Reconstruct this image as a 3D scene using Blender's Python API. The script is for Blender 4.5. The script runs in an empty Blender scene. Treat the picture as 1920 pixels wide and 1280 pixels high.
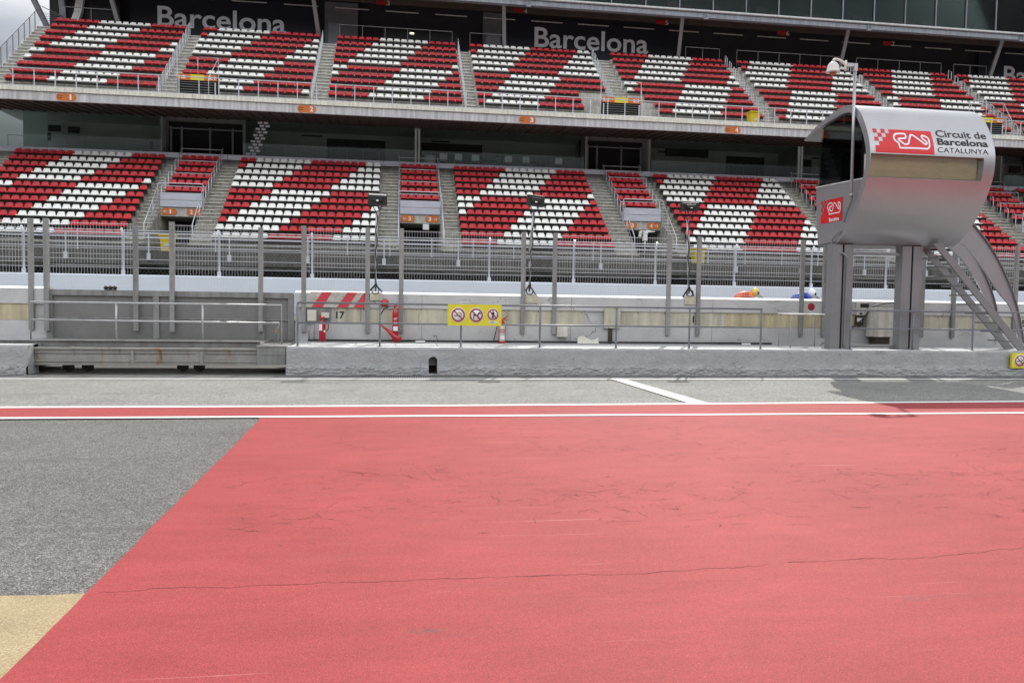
import bpy, math, random
from mathutils import Vector, noise
random.seed(7)
D = bpy.data
SC = bpy.context.scene
COL = SC.collection

# ---------------------------------------------------------------- camera
F, CX, CY, EYE = 1470.0, 960.0, 640.0, 1.7
YAW, PITCH, ROLL = math.atan(.147), math.atan(.051), .015
FW = Vector((math.sin(YAW)*math.cos(PITCH), math.cos(YAW)*math.cos(PITCH), -math.sin(PITCH)))
R0 = Vector((math.cos(YAW), -math.sin(YAW), 0)); U0 = R0.cross(FW)
RT = R0*math.cos(ROLL) + U0*math.sin(ROLL); UP = U0*math.cos(ROLL) - R0*math.sin(ROLL)
CAM = Vector((0, 0, EYE))
cd = D.cameras.new('camera'); cam = D.objects.new('camera', cd); COL.objects.link(cam)
cd.sensor_width = 36; cd.lens = 36*F/1920; cd.clip_start = .05; cd.clip_end = 2000
from mathutils import Matrix
M3 = Matrix((RT, UP, -FW)).transposed()
cam.matrix_world = Matrix.Translation(CAM) @ M3.to_4x4()
SC.camera = cam

# ---------------------------------------------------------------- light
SUN = Vector((2.8, 6.6, 7.6)).normalized()
elev = math.asin(SUN.z); az = math.atan2(SUN.x, SUN.y)
w = D.worlds.new("World"); SC.world = w; w.use_nodes = True
nt = w.node_tree; nt.nodes.clear()
out = nt.nodes.new('ShaderNodeOutputWorld'); bg = nt.nodes.new('ShaderNodeBackground')
sky = nt.nodes.new('ShaderNodeTexSky'); sky.sky_type = 'NISHITA'; sky.sun_disc = False
sky.sun_elevation = elev; sky.sun_rotation = az; sky.dust_density = 2.0; sky.altitude = 100
tc = nt.nodes.new('ShaderNodeTexCoord')
mp = nt.nodes.new('ShaderNodeMapping'); mp.inputs['Scale'].default_value = (1.5, 1.5, 4)
nz = nt.nodes.new('ShaderNodeTexNoise'); nz.inputs['Scale'].default_value = 1.6; nz.inputs['Detail'].default_value = 8
cr = nt.nodes.new('ShaderNodeValToRGB'); cr.color_ramp.elements[0].position = .24; cr.color_ramp.elements[1].position = .54
mx = nt.nodes.new('ShaderNodeMixRGB'); mx.inputs['Color2'].default_value = (9.5, 9.9, 10.6, 1)
nt.links.new(tc.outputs['Generated'], mp.inputs['Vector']); nt.links.new(mp.outputs[0], nz.inputs['Vector'])
nt.links.new(nz.outputs['Fac'], cr.inputs['Fac']); nt.links.new(cr.outputs['Color'], mx.inputs['Fac'])
sx = nt.nodes.new('ShaderNodeSeparateXYZ'); nt.links.new(tc.outputs['Generated'], sx.inputs[0])
fy = nt.nodes.new('ShaderNodeMapRange'); fy.inputs[1].default_value = .4; fy.inputs[2].default_value = -1; fy.inputs[3].default_value = 1.5; fy.inputs[4].default_value = 2.3
fz = nt.nodes.new('ShaderNodeMapRange'); fz.inputs[1].default_value = .05; fz.inputs[2].default_value = .5; fz.inputs[3].default_value = .2; fz.inputs[4].default_value = 1.9
nt.links.new(sx.outputs[1], fy.inputs[0]); nt.links.new(sx.outputs[2], fz.inputs[0])
fu = nt.nodes.new('ShaderNodeMapRange'); fu.inputs[1].default_value = .5; fu.inputs[2].default_value = .95; fu.inputs[3].default_value = 1; fu.inputs[4].default_value = .42; nt.links.new(sx.outputs[2], fu.inputs[0])
fm = nt.nodes.new('ShaderNodeMath'); fm.operation = 'MULTIPLY'; nt.links.new(fy.outputs[0], fm.inputs[0]); fm2 = nt.nodes.new('ShaderNodeMath'); fm2.operation = 'MULTIPLY'; nt.links.new(fz.outputs[0], fm2.inputs[0]); nt.links.new(fu.outputs[0], fm2.inputs[1]); nt.links.new(fm2.outputs[0], fm.inputs[1])
cl = nt.nodes.new('ShaderNodeMixRGB'); cl.blend_type = 'MULTIPLY'; cl.inputs[0].default_value = 1; cl.inputs[1].default_value = (9.5, 9.7, 10.1, 1); nt.links.new(fm.outputs[0], cl.inputs[2])
nt.links.new(cl.outputs[0], mx.inputs['Color2'])   # cloud, its light raised behind the camera for the stands, greyer towards the horizon
hz = nt.nodes.new('ShaderNodeMapRange'); hz.inputs[1].default_value = .12; hz.inputs[2].default_value = .32; hz.inputs[3].default_value = .16; hz.inputs[4].default_value = 1
nt.links.new(sx.outputs[2], hz.inputs[0])
hm = nt.nodes.new('ShaderNodeMixRGB'); hm.blend_type = 'MULTIPLY'; hm.inputs[0].default_value = 1; nt.links.new(mx.outputs[0], hm.inputs[1]); nt.links.new(hz.outputs[0], hm.inputs[2])
nt.links.new(sky.outputs[0], mx.inputs['Color1']); nt.links.new(hm.outputs[0], bg.inputs['Color'])   # low sky dimmed all round to cut its reflection in the glass
bg.inputs['Strength'].default_value = .078
nt.links.new(bg.outputs[0], out.inputs[0])
sd = D.lights.new('sun', 'SUN'); sd.energy = 4.7; sd.angle = math.radians(.6); sd.color = (1, .95, .88)
so = D.objects.new('sun', sd); COL.objects.link(so); so.location = (20, 40, 60)
so.rotation_euler = SUN.to_track_quat('Z', 'Y').to_euler()
SC.view_settings.view_transform = 'Standard'; SC.view_settings.look = 'None'
SC.view_settings.exposure = -.19; SC.view_settings.gamma = 1

# ---------------------------------------------------------------- projection helpers
def ray(px, py): return FW*F + RT*(px-CX) + UP*(CY-py)
def at(px, py, Y):                      # photo pixel -> point on the plane y = Y
    d = ray(px, py); return CAM + d*(Y/d.y)
def gr(px, py, z=0.0):                  # photo pixel -> point on the level z
    d = ray(px, py); return CAM + d*((z-EYE)/d.z)
def atx(px, py, X):
    d = ray(px, py); return CAM + d*(X/d.x)

# ---------------------------------------------------------------- materials
def mat(name, col, rough=.6, metal=0., var=.12, scale=1.5, bump=0., bscale=30., spots=None, streak=False, spec=.5, stretch=(1, 1, 1), fine=0., coat=0., cracks=None, rust=False):
    m = D.materials.new(name); m.use_nodes = True; t = m.node_tree; n = t.nodes; L = t.links
    b = n['Principled BSDF']; b.inputs['Roughness'].default_value = rough; b.inputs['Metallic'].default_value = metal
    b.inputs['Specular IOR Level'].default_value = spec
    if coat: b.inputs['Coat Weight'].default_value = coat
    g = n.new('ShaderNodeNewGeometry'); mpn = n.new('ShaderNodeMapping'); mpn.inputs['Scale'].default_value = stretch
    L.new(g.outputs['Position'], mpn.inputs['Vector'])
    n1 = n.new('ShaderNodeTexNoise'); n1.inputs['Scale'].default_value = scale; n1.inputs['Detail'].default_value = 7; n1.inputs['Roughness'].default_value = .65
    L.new(mpn.outputs[0], n1.inputs['Vector'])
    r1 = n.new('ShaderNodeMapRange'); r1.inputs['From Min'].default_value = .3; r1.inputs['From Max'].default_value = .7
    r1.inputs['To Min'].default_value = 1-var; r1.inputs['To Max'].default_value = 1+var
    L.new(n1.outputs['Fac'], r1.inputs['Value'])
    val = r1.outputs[0]
    def mul(a, bb):
        q = n.new('ShaderNodeMath'); q.operation = 'MULTIPLY'; L.new(a, q.inputs[0]); L.new(bb, q.inputs[1]); return q.outputs[0]
    if fine:
        n3 = n.new('ShaderNodeTexNoise'); n3.inputs['Scale'].default_value = 70; n3.inputs['Detail'].default_value = 3
        L.new(g.outputs['Position'], n3.inputs['Vector'])
        r3 = n.new('ShaderNodeMapRange'); r3.inputs['From Min'].default_value = .35; r3.inputs['From Max'].default_value = .65
        r3.inputs['To Min'].default_value = 1-fine; r3.inputs['To Max'].default_value = 1+fine
        L.new(n3.outputs['Fac'], r3.inputs['Value']); val = mul(val, r3.outputs[0])
    if streak:
        ms = n.new('ShaderNodeMapping'); ms.inputs['Scale'].default_value = (5, 5, .35); L.new(g.outputs['Position'], ms.inputs['Vector'])
        n4 = n.new('ShaderNodeTexNoise'); n4.inputs['Scale'].default_value = 1.3; n4.inputs['Detail'].default_value = 5
        L.new(ms.outputs[0], n4.inputs['Vector'])
        r4 = n.new('ShaderNodeMapRange'); r4.inputs['From Min'].default_value = .3; r4.inputs['From Max'].default_value = .62
        r4.inputs['To Min'].default_value = .72; r4.inputs['To Max'].default_value = 1.05
        L.new(n4.outputs['Fac'], r4.inputs['Value']); val = mul(val, r4.outputs[0])
    mc = n.new('ShaderNodeMixRGB'); mc.blend_type = 'MULTIPLY'; mc.inputs['Fac'].default_value = 1
    mc.inputs['Color1'].default_value = (*col, 1); L.new(val, mc.inputs['Color2'])
    last = mc.outputs[0]
    if spots:                                              # small dark pits or chips
        vo = n.new('ShaderNodeTexVoronoi'); vo.inputs['Scale'].default_value = spots[1]; L.new(g.outputs['Position'], vo.inputs['Vector'])
        nn = n.new('ShaderNodeTexNoise'); nn.inputs['Scale'].default_value = 1.1; L.new(g.outputs['Position'], nn.inputs['Vector'])
        th = n.new('ShaderNodeMapRange'); th.inputs['From Min'].default_value = .42; th.inputs['From Max'].default_value = .7
        th.inputs['To Min'].default_value = 0; th.inputs['To Max'].default_value = spots[2]; L.new(nn.outputs['Fac'], th.inputs['Value'])
        lt = n.new('ShaderNodeMath'); lt.operation = 'LESS_THAN'; L.new(vo.outputs['Distance'], lt.inputs[0]); L.new(th.outputs[0], lt.inputs[1])
        m2 = n.new('ShaderNodeMixRGB'); m2.inputs['Color2'].default_value = (*spots[0], 1); L.new(lt.outputs[0], m2.inputs['Fac']); L.new(last, m2.inputs['Color1'])
        last = m2.outputs[0]
    if cracks:                                             # thin broken cracks
        nd = n.new('ShaderNodeTexNoise'); nd.inputs['Scale'].default_value = 3; nd.inputs['Detail'].default_value = 6; L.new(g.outputs['Position'], nd.inputs['Vector'])
        va = n.new('ShaderNodeVectorMath'); va.operation = 'MULTIPLY_ADD'; L.new(nd.outputs['Color'], va.inputs[0]); va.inputs[1].default_value = (.5, .5, .5); L.new(g.outputs['Position'], va.inputs[2])
        ms2 = n.new('ShaderNodeMapping'); ms2.inputs['Scale'].default_value = (.7, .7, 2.2); L.new(va.outputs[0], ms2.inputs['Vector'])
        ve = n.new('ShaderNodeTexVoronoi'); ve.feature = 'DISTANCE_TO_EDGE'; ve.inputs['Scale'].default_value = cracks[1]; L.new(ms2.outputs[0], ve.inputs['Vector'])
        re_ = n.new('ShaderNodeMapRange'); re_.inputs[1].default_value = cracks[2]*.3; re_.inputs[2].default_value = cracks[2]; re_.inputs[3].default_value = 1; re_.inputs[4].default_value = 0; L.new(ve.outputs[0], re_.inputs[0])
        nm = n.new('ShaderNodeTexNoise'); nm.inputs['Scale'].default_value = 1.7; nm.inputs['Detail'].default_value = 4; L.new(g.outputs['Position'], nm.inputs['Vector'])
        rm = n.new('ShaderNodeMapRange'); rm.inputs[1].default_value = .5; rm.inputs[2].default_value = .6; L.new(nm.outputs['Fac'], rm.inputs[0])
        m4 = n.new('ShaderNodeMixRGB'); m4.inputs['Color2'].default_value = (*cracks[0], 1); L.new(mul(re_.outputs[0], rm.outputs[0]), m4.inputs['Fac']); L.new(last, m4.inputs['Color1']); last = m4.outputs[0]
    if rust:                                               # rust runs below welds and bolts
        for sc3, lo, cc in (((2.2, 1, .5), .585, (.30, .14, .045)), ((6, 1, 1.0), .62, (.16, .07, .025))):
            ms3 = n.new('ShaderNodeMapping'); ms3.inputs['Scale'].default_value = sc3; L.new(g.outputs['Position'], ms3.inputs['Vector'])
            n5 = n.new('ShaderNodeTexNoise'); n5.inputs['Scale'].default_value = 1.6; n5.inputs['Detail'].default_value = 7; L.new(ms3.outputs[0], n5.inputs['Vector'])
            r5 = n.new('ShaderNodeMapRange'); r5.inputs[1].default_value = lo; r5.inputs[2].default_value = lo+.09; r5.inputs[4].default_value = .75; L.new(n5.outputs['Fac'], r5.inputs[0])
            m5 = n.new('ShaderNodeMixRGB'); m5.inputs['Color2'].default_value = (*cc, 1); L.new(r5.outputs[0], m5.inputs['Fac']); L.new(last, m5.inputs['Color1']); last = m5.outputs[0]
    L.new(last, b.inputs['Base Color'])
    if bump:
        n2 = n.new('ShaderNodeTexNoise'); n2.inputs['Scale'].default_value = bscale; n2.inputs['Detail'].default_value = 5
        L.new(g.outputs['Position'], n2.inputs['Vector'])
        bp = n.new('ShaderNodeBump'); bp.inputs['Strength'].default_value = bump; bp.inputs['Distance'].default_value = .02
        L.new(n2.outputs['Fac'], bp.inputs['Height']); L.new(bp.outputs[0], b.inputs['Normal'])
    return m
def glass(name, tint, refl=.12, gc=.9):
    m = D.materials.new(name); m.use_nodes = True; t = m.node_tree; t.nodes.clear(); L = t.links
    o = t.nodes.new('ShaderNodeOutputMaterial'); tr = t.nodes.new('ShaderNodeBsdfTransparent'); tr.inputs[0].default_value = (*tint, 1)
    gl = t.nodes.new('ShaderNodeBsdfGlossy'); gl.inputs['Roughness'].default_value = .03; gl.inputs[0].default_value = (gc, gc*1.05, gc*1.05, 1)
    fr = t.nodes.new('ShaderNodeFresnel'); fr.inputs[0].default_value = 1.5
    ad = t.nodes.new('ShaderNodeMath'); ad.operation = 'ADD'; ad.inputs[1].default_value = refl; L.new(fr.outputs[0], ad.inputs[0])
    ms = t.nodes.new('ShaderNodeMixShader'); L.new(ad.outputs[0], ms.inputs[0]); L.new(tr.outputs[0], ms.inputs[1]); L.new(gl.outputs[0], ms.inputs[2])
    L.new(ms.outputs[0], o.inputs[0]); return m

M = {}
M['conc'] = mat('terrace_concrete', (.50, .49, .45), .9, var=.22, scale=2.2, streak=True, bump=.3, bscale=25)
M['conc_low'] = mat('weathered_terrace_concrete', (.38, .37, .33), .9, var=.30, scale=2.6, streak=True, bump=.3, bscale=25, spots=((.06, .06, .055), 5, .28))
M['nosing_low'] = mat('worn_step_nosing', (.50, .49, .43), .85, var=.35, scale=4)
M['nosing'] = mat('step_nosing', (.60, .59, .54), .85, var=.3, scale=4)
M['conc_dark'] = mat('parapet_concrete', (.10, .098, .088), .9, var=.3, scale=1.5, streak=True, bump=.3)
M['kerb'] = mat('painted_kerb', (.365, .37, .375), .75, var=.13, scale=3.0, bump=.5, bscale=34, spots=((.16, .16, .16), 9, .09), cracks=((.16, .16, .17), 1.6, .010))
M['wall'] = mat('painted_wall', (.49, .49, .485), .8, var=.12, scale=1.6, bump=.3, bscale=30, spots=((.06, .06, .06), 8, .12), cracks=((.2, .2, .2), .5, .01))
M['wall_top'] = mat('worn_white_paint', (.80, .80, .79), .8, var=.1, scale=4, bump=.3, spots=((.12, .12, .12), 14, .12))
M['far_wall'] = mat('far_white_wall', (.68, .74, .82), .7, var=.05, scale=.8)
M['cream'] = mat('cream_board', (.50, .48, .37), .7, var=.14, scale=2.5, spots=((.2, .16, .1), 6, .1), streak=True)
M['yellowb'] = mat('yellow_board', (.52, .46, .29), .7, var=.14, scale=2.0, streak=True)
M['plat'] = mat('platform_concrete', (.40, .41, .42), .85, var=.15, scale=3, bump=.3)
M['grating'] = mat('steel_grating', (.50, .51, .52), .5, .3, var=.1, scale=6, bump=.6, bscale=60)
M['gate'] = mat('gate_steel', (.25, .25, .24), .55, .1, var=.16, scale=2.4, streak=True, bump=.1)
M['gate_panel'] = mat('gate_panel_steel', (.20, .195, .19), .6, .2, var=.14, scale=1.6, bump=.1)
M['rust'] = mat('rusty_beam', (.29, .285, .26), .7, .1, var=.2, scale=3.0, rust=True)
M['post'] = mat('post_steel', (.27, .27, .265), .5, .1, var=.15, scale=5, streak=True)
M['galv'] = mat('galvanised_steel', (.44, .445, .45), .4, .5, var=.12, scale=6)
M['wire'] = mat('fence_wire', (.62, .63, .64), .5, .2, var=.05)
M['rail'] = mat('grey_handrail', (.16, .17, .19), .4, .1, var=.12, scale=8)
M['white_rail'] = mat('pale_rail', (.62, .64, .68), .35, .3, var=.1, scale=6)
M['seat_r'] = mat('red_plastic_seat', (.56, .018, .026), .42, var=.32, scale=2.6, spec=.4)
M['seat_w'] = mat('white_plastic_seat', (.90, .90, .86), .42, var=.10, scale=2.6, spec=.4)
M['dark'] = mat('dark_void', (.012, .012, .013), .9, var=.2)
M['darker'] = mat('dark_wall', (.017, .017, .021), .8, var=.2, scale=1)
M['navy'] = mat('navy_banner', (.006, .007, .018), .55, var=.15, scale=.6)
M['letter'] = mat('pale_lettering', (.88, .92, .98), .6, var=.04)
M['fascia'] = mat('fascia_panel', (.60, .60, .61), .7, var=.16, scale=2, streak=True, stretch=(3, 1, .4))
M['coping'] = mat('cream_coping', (.82, .80, .69), .8, var=.12, scale=2.2, streak=True)
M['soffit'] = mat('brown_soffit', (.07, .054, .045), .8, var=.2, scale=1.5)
M['ledge'] = mat('pale_ledge', (.52, .53, .60), .6, var=.12, scale=1.2, stretch=(1, 1, 6))
M['room'] = mat('box_wall', (.44, .46, .44), .9, var=.06, scale=.7)
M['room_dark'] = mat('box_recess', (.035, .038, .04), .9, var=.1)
M['beam'] = mat('painted_beam', (.30, .32, .36), .5, .2, var=.12, scale=1.4, streak=True)
M['beam_lt'] = mat('pale_beam_edge', (.60, .60, .60), .5, .1, var=.2, scale=4)
M['corr'] = mat('corrugated_cladding', (.028, .028, .032), .5, .4, var=.1)
M['grey_wall'] = mat('grey_cladding', (.13, .13, .145), .7, var=.1, scale=2)
M['door'] = mat('grey_door', (.22, .23, .26), .5, var=.06)
M['orange'] = mat('orange_sign', (.62, .16, .02), .5, var=.08, scale=3)
M['orange_rim'] = mat('sign_rim', (.75, .52, .45), .5, var=.05)
M['yellow'] = mat('yellow_sign', (.72, .64, .03), .45, var=.08, scale=4)
M['bin'] = mat('yellow_bin_plastic', (.70, .52, .015), .45, var=.12, scale=5)
M['black'] = mat('black_plastic', (.015, .015, .016), .45, var=.1)
M['ink'] = mat('black_ink', (.012, .012, .014), .6, var=.0)
M['white'] = mat('white_paint', (.80, .80, .80), .5, var=.04)
M['sred'] = mat('sign_red', (.34, .012, .016), .5, var=.04)
M['lred'] = mat('logo_red', (.66, .008, .010), .35, var=.03)
M['ext'] = mat('extinguisher_red', (.46, .008, .016), .25, var=.08, scale=9, coat=.5)
M['boxw'] = mat('cream_plastic_box', (.62, .60, .52), .5, var=.08, scale=5)
M['boxg'] = mat('grey_cabinet', (.60, .58, .52), .6, var=.12, scale=5, streak=True)
M['silver'] = mat('silver_cladding', (.44, .445, .46), .36, .75, var=.05, scale=1.2, bump=.04, bscale=90)
M['silver_dk'] = mat('silver_column', (.235, .24, .245), .45, .3, var=.08, scale=2)
M['redpaint'] = mat('kerb_red_paint', (.56, .05, .07), .7, var=.16, scale=7, spots=((.3, .28, .25), 12, .14))
M['rough_conc'] = mat('lichened_concrete', (.46, .44, .38), .9, var=.28, scale=7, bump=.6, spots=((.05, .05, .04), 12, .24))
M['chair'] = mat('pale_chair_shell', (.70, .82, .79), .5, var=.05)
M['cream_h'] = mat('camera_housing', (.68, .68, .64), .4, var=.05)
M['blind'] = mat('beige_blind', (.82, .77, .62), .8, var=.12, scale=8, stretch=(.3, 1, 1))
M['cable'] = mat('black_cable', (.02, .02, .02), .5, var=.0)
M['rubber'] = mat('tyre_rubber', (.02, .02, .02), .8, var=.1)
M['rust_shade_dk'] = mat('dark_rust_and_hole_shade', (.06, .045, .035), .8, .2, var=.3, scale=8)
M['orange_lamp'] = mat('amber_dome', (.45, .12, .03), .2, var=.1)
M['glass'] = glass('box_glass', (.84, .89, .88), .0, .8)
M['glass_end'] = glass('end_glass', (.85, .93, .93), .05)
M['glass_pod'] = glass('pod_side_glass', (.86, .90, .90), .0)
M['glass_win'] = glass('pod_window_glass', (.94, .92, .84), .04)
M['glass_up'] = glass('upper_glass', (.76, .88, .86), .0, .18)
M['brass'] = mat('brass', (.45, .33, .12), .35, .9, var=.1)

def ground_mat(kind):
    m = D.materials.new(kind); m.use_nodes = True; t = m.node_tree; n = t.nodes; L = t.links
    b = n['Principled BSDF']; b.inputs['Specular IOR Level'].default_value = {'red': .14, 'ochre': .2, 'line': .3}.get(kind, .3); g = n.new('ShaderNodeNewGeometry'); P = g.outputs['Position']
    def node(ty, **k):
        q = n.new(ty)
        for a, v in k.items(): setattr(q, a, v)
        return q
    def noi(s, d=5, r=.6, st=None):
        q = n.new('ShaderNodeTexNoise'); q.inputs['Scale'].default_value = s; q.inputs['Detail'].default_value = d; q.inputs['Roughness'].default_value = r
        if st:
            mm = n.new('ShaderNodeMapping'); mm.inputs['Scale'].default_value = st; L.new(P, mm.inputs['Vector']); L.new(mm.outputs[0], q.inputs['Vector'])
        else: L.new(P, q.inputs['Vector'])
        return q.outputs['Fac']
    def rng(x, a, bb, c, d):
        q = n.new('ShaderNodeMapRange'); q.inputs[1].default_value = a; q.inputs[2].default_value = bb; q.inputs[3].default_value = c; q.inputs[4].default_value = d
        L.new(x, q.inputs[0]); return q.outputs[0]
    def mth(op, a, bb):
        q = n.new('ShaderNodeMath'); q.operation = op
        for i, v in enumerate((a, bb)):
            if isinstance(v, (int, float)): q.inputs[i].default_value = v
            else: L.new(v, q.inputs[i])
        return q.outputs[0]
    def mix(fac, c1, c2, mode='MIX'):
        q = n.new('ShaderNodeMixRGB'); q.blend_type = mode
        if isinstance(fac, (int, float)): q.inputs[0].default_value = fac
        else: L.new(fac, q.inputs[0])
        for i, v in ((1, c1), (2, c2)):
            if isinstance(v, tuple): q.inputs[i].default_value = (*v, 1)
            else: L.new(v, q.inputs[i])
        return q.outputs[0]
    bp = n.new('ShaderNodeBump')
    if kind in ('asphalt', 'lane'):
        base = (.205, .203, .188) if kind == 'asphalt' else (.335, .335, .312)
        v1 = n.new('ShaderNodeTexVoronoi'); v1.inputs['Scale'].default_value = 92; L.new(P, v1.inputs['Vector'])
        v2 = n.new('ShaderNodeTexVoronoi'); v2.inputs['Scale'].default_value = 92; v2.feature = 'DISTANCE_TO_EDGE'; L.new(P, v2.inputs['Vector'])
        sep = n.new('ShaderNodeSeparateColor'); L.new(v1.outputs['Color'], sep.inputs[0])
        stone = mth('POWER', rng(sep.outputs[0], 0, 1, .58, 1.32), 1.7)
        gap = rng(v2.outputs[0], .0, .14, .30, 1.0)
        big = rng(noi(.7, 6), .3, .7, .86, 1.12)
        med = rng(noi(9, 4), .3, .7, .82, 1.18)
        val = mth('MULTIPLY', mth('MULTIPLY', stone, gap), mth('MULTIPLY', big, med))
        c = mix(1., base, val, 'MULTIPLY')
        c = mix(rng(noi(.9, 4, .6), .58, .72, 0, .35), c, (.15, .145, .13))
        # tyre scuff: long dark arcs
        sc = rng(noi(1.0, 3, .5, (.22, 2.6, 1)), .58, .68, 0, .45)
        c = mix(sc, c, (.10, .10, .10))
        L.new(c, b.inputs['Base Color']); b.inputs['Roughness'].default_value = .82
        bp.inputs['Strength'].default_value = .7; bp.inputs['Distance'].default_value = .006
        L.new(mth('MULTIPLY', gap, stone), bp.inputs['Height'])
    elif kind == 'red':
        big = rng(noi(.55, 6), .3, .7, .88, 1.10)
        med = rng(noi(3.0, 6, .7, (.5, 1.6, 1)), .3, .7, .90, 1.08)
        fine = mth('MULTIPLY', rng(noi(110, 3, .7), .32, .68, .68, 1.34), rng(noi(30, 3), .3, .7, .9, 1.1))
        c = mix(1., (.315, .055, .056), mth('MULTIPLY', mth('MULTIPLY', big, med), fine), 'MULTIPLY')
        # worn pale grains
        wn = rng(noi(55, 2, .5), .70, .76, 0, .55); wm = rng(noi(.9, 3), .45, .7, 0, 1)
        c = mix(mth('MULTIPLY', wn, wm), c, (.74, .42, .40))
        for thr, st2, colr, am in ((.66, (.5, 22, 1), (.62, .34, .33), .5), (.64, (.35, 5, 1), (.22, .05, .05), .28), (.60, (.9, 1.3, 1), (.30, .07, .075), .35)):
            c = mix(rng(noi(1.0, 5, .62, st2), thr, thr+.10, 0, am), c, colr)
        # grey smudges
        sm = rng(noi(1.3, 4, .6, (.8, 2.2, 1)), .68, .78, 0, .35)
        c = mix(sm, c, (.25, .12, .12))
        for (sx, sy, rx, ry, s) in ((.16, 3.98, .12, .05, .8), (.30, 3.9, .16, .04, .3), (3.0, 4.12, .18, .06, .55), (3.3, 4.14, .4, .05, .25), (-1.2, 9.2, .25, .18, .25), (.6, 4.6, .3, .05, .2)):
            mm = n.new('ShaderNodeMapping'); mm.inputs['Location'].default_value = (-sx/rx, -sy/ry, 0); mm.inputs['Scale'].default_value = (1/rx, 1/ry, 0)
            L.new(P, mm.inputs['Vector']); ln = n.new('ShaderNodeVectorMath'); ln.operation = 'LENGTH'; L.new(mm.outputs[0], ln.inputs[0])
            f = mth('MULTIPLY', rng(ln.outputs['Value'], .2, 1.1, s, 0), rng(noi(26, 4), .42, .6, 0, 1))
            c = mix(f, c, (.10, .075, .075))
        L.new(c, b.inputs['Base Color']); b.inputs['Roughness'].default_value = .62
        bp.inputs['Strength'].default_value = .5; bp.inputs['Distance'].default_value = .006
        L.new(noi(120, 3), bp.inputs['Height'])
    elif kind == 'ochre':
        c = mix(1., (.32, .26, .155), mth('MULTIPLY', rng(noi(1.8, 6), .3, .7, .85, 1.12), rng(noi(110, 3, .7), .32, .68, .62, 1.4)), 'MULTIPLY')
        c = mix(rng(noi(40, 3), .70, .76, 0, .6), c, (.22, .2, .16)); L.new(c, b.inputs['Base Color']); b.inputs['Roughness'].default_value = .75
        bp.inputs['Strength'].default_value = .5; bp.inputs['Distance'].default_value = .005; L.new(noi(120, 3), bp.inputs['Height'])
    elif kind == 'line':
        c = mix(rng(noi(30, 4), .58, .72, 0, .35), (.83, .83, .82), (.45, .44, .42)); L.new(c, b.inputs['Base Color']); b.inputs['Roughness'].default_value = .6
        bp.inputs['Strength'].default_value = .3; bp.inputs['Distance'].default_value = .004; L.new(noi(100, 3), bp.inputs['Height'])
    L.new(bp.outputs[0], b.inputs['Normal'])
    return m
for k in ('asphalt', 'lane', 'red', 'ochre', 'line'): M['g_'+k] = ground_mat(k)

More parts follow.
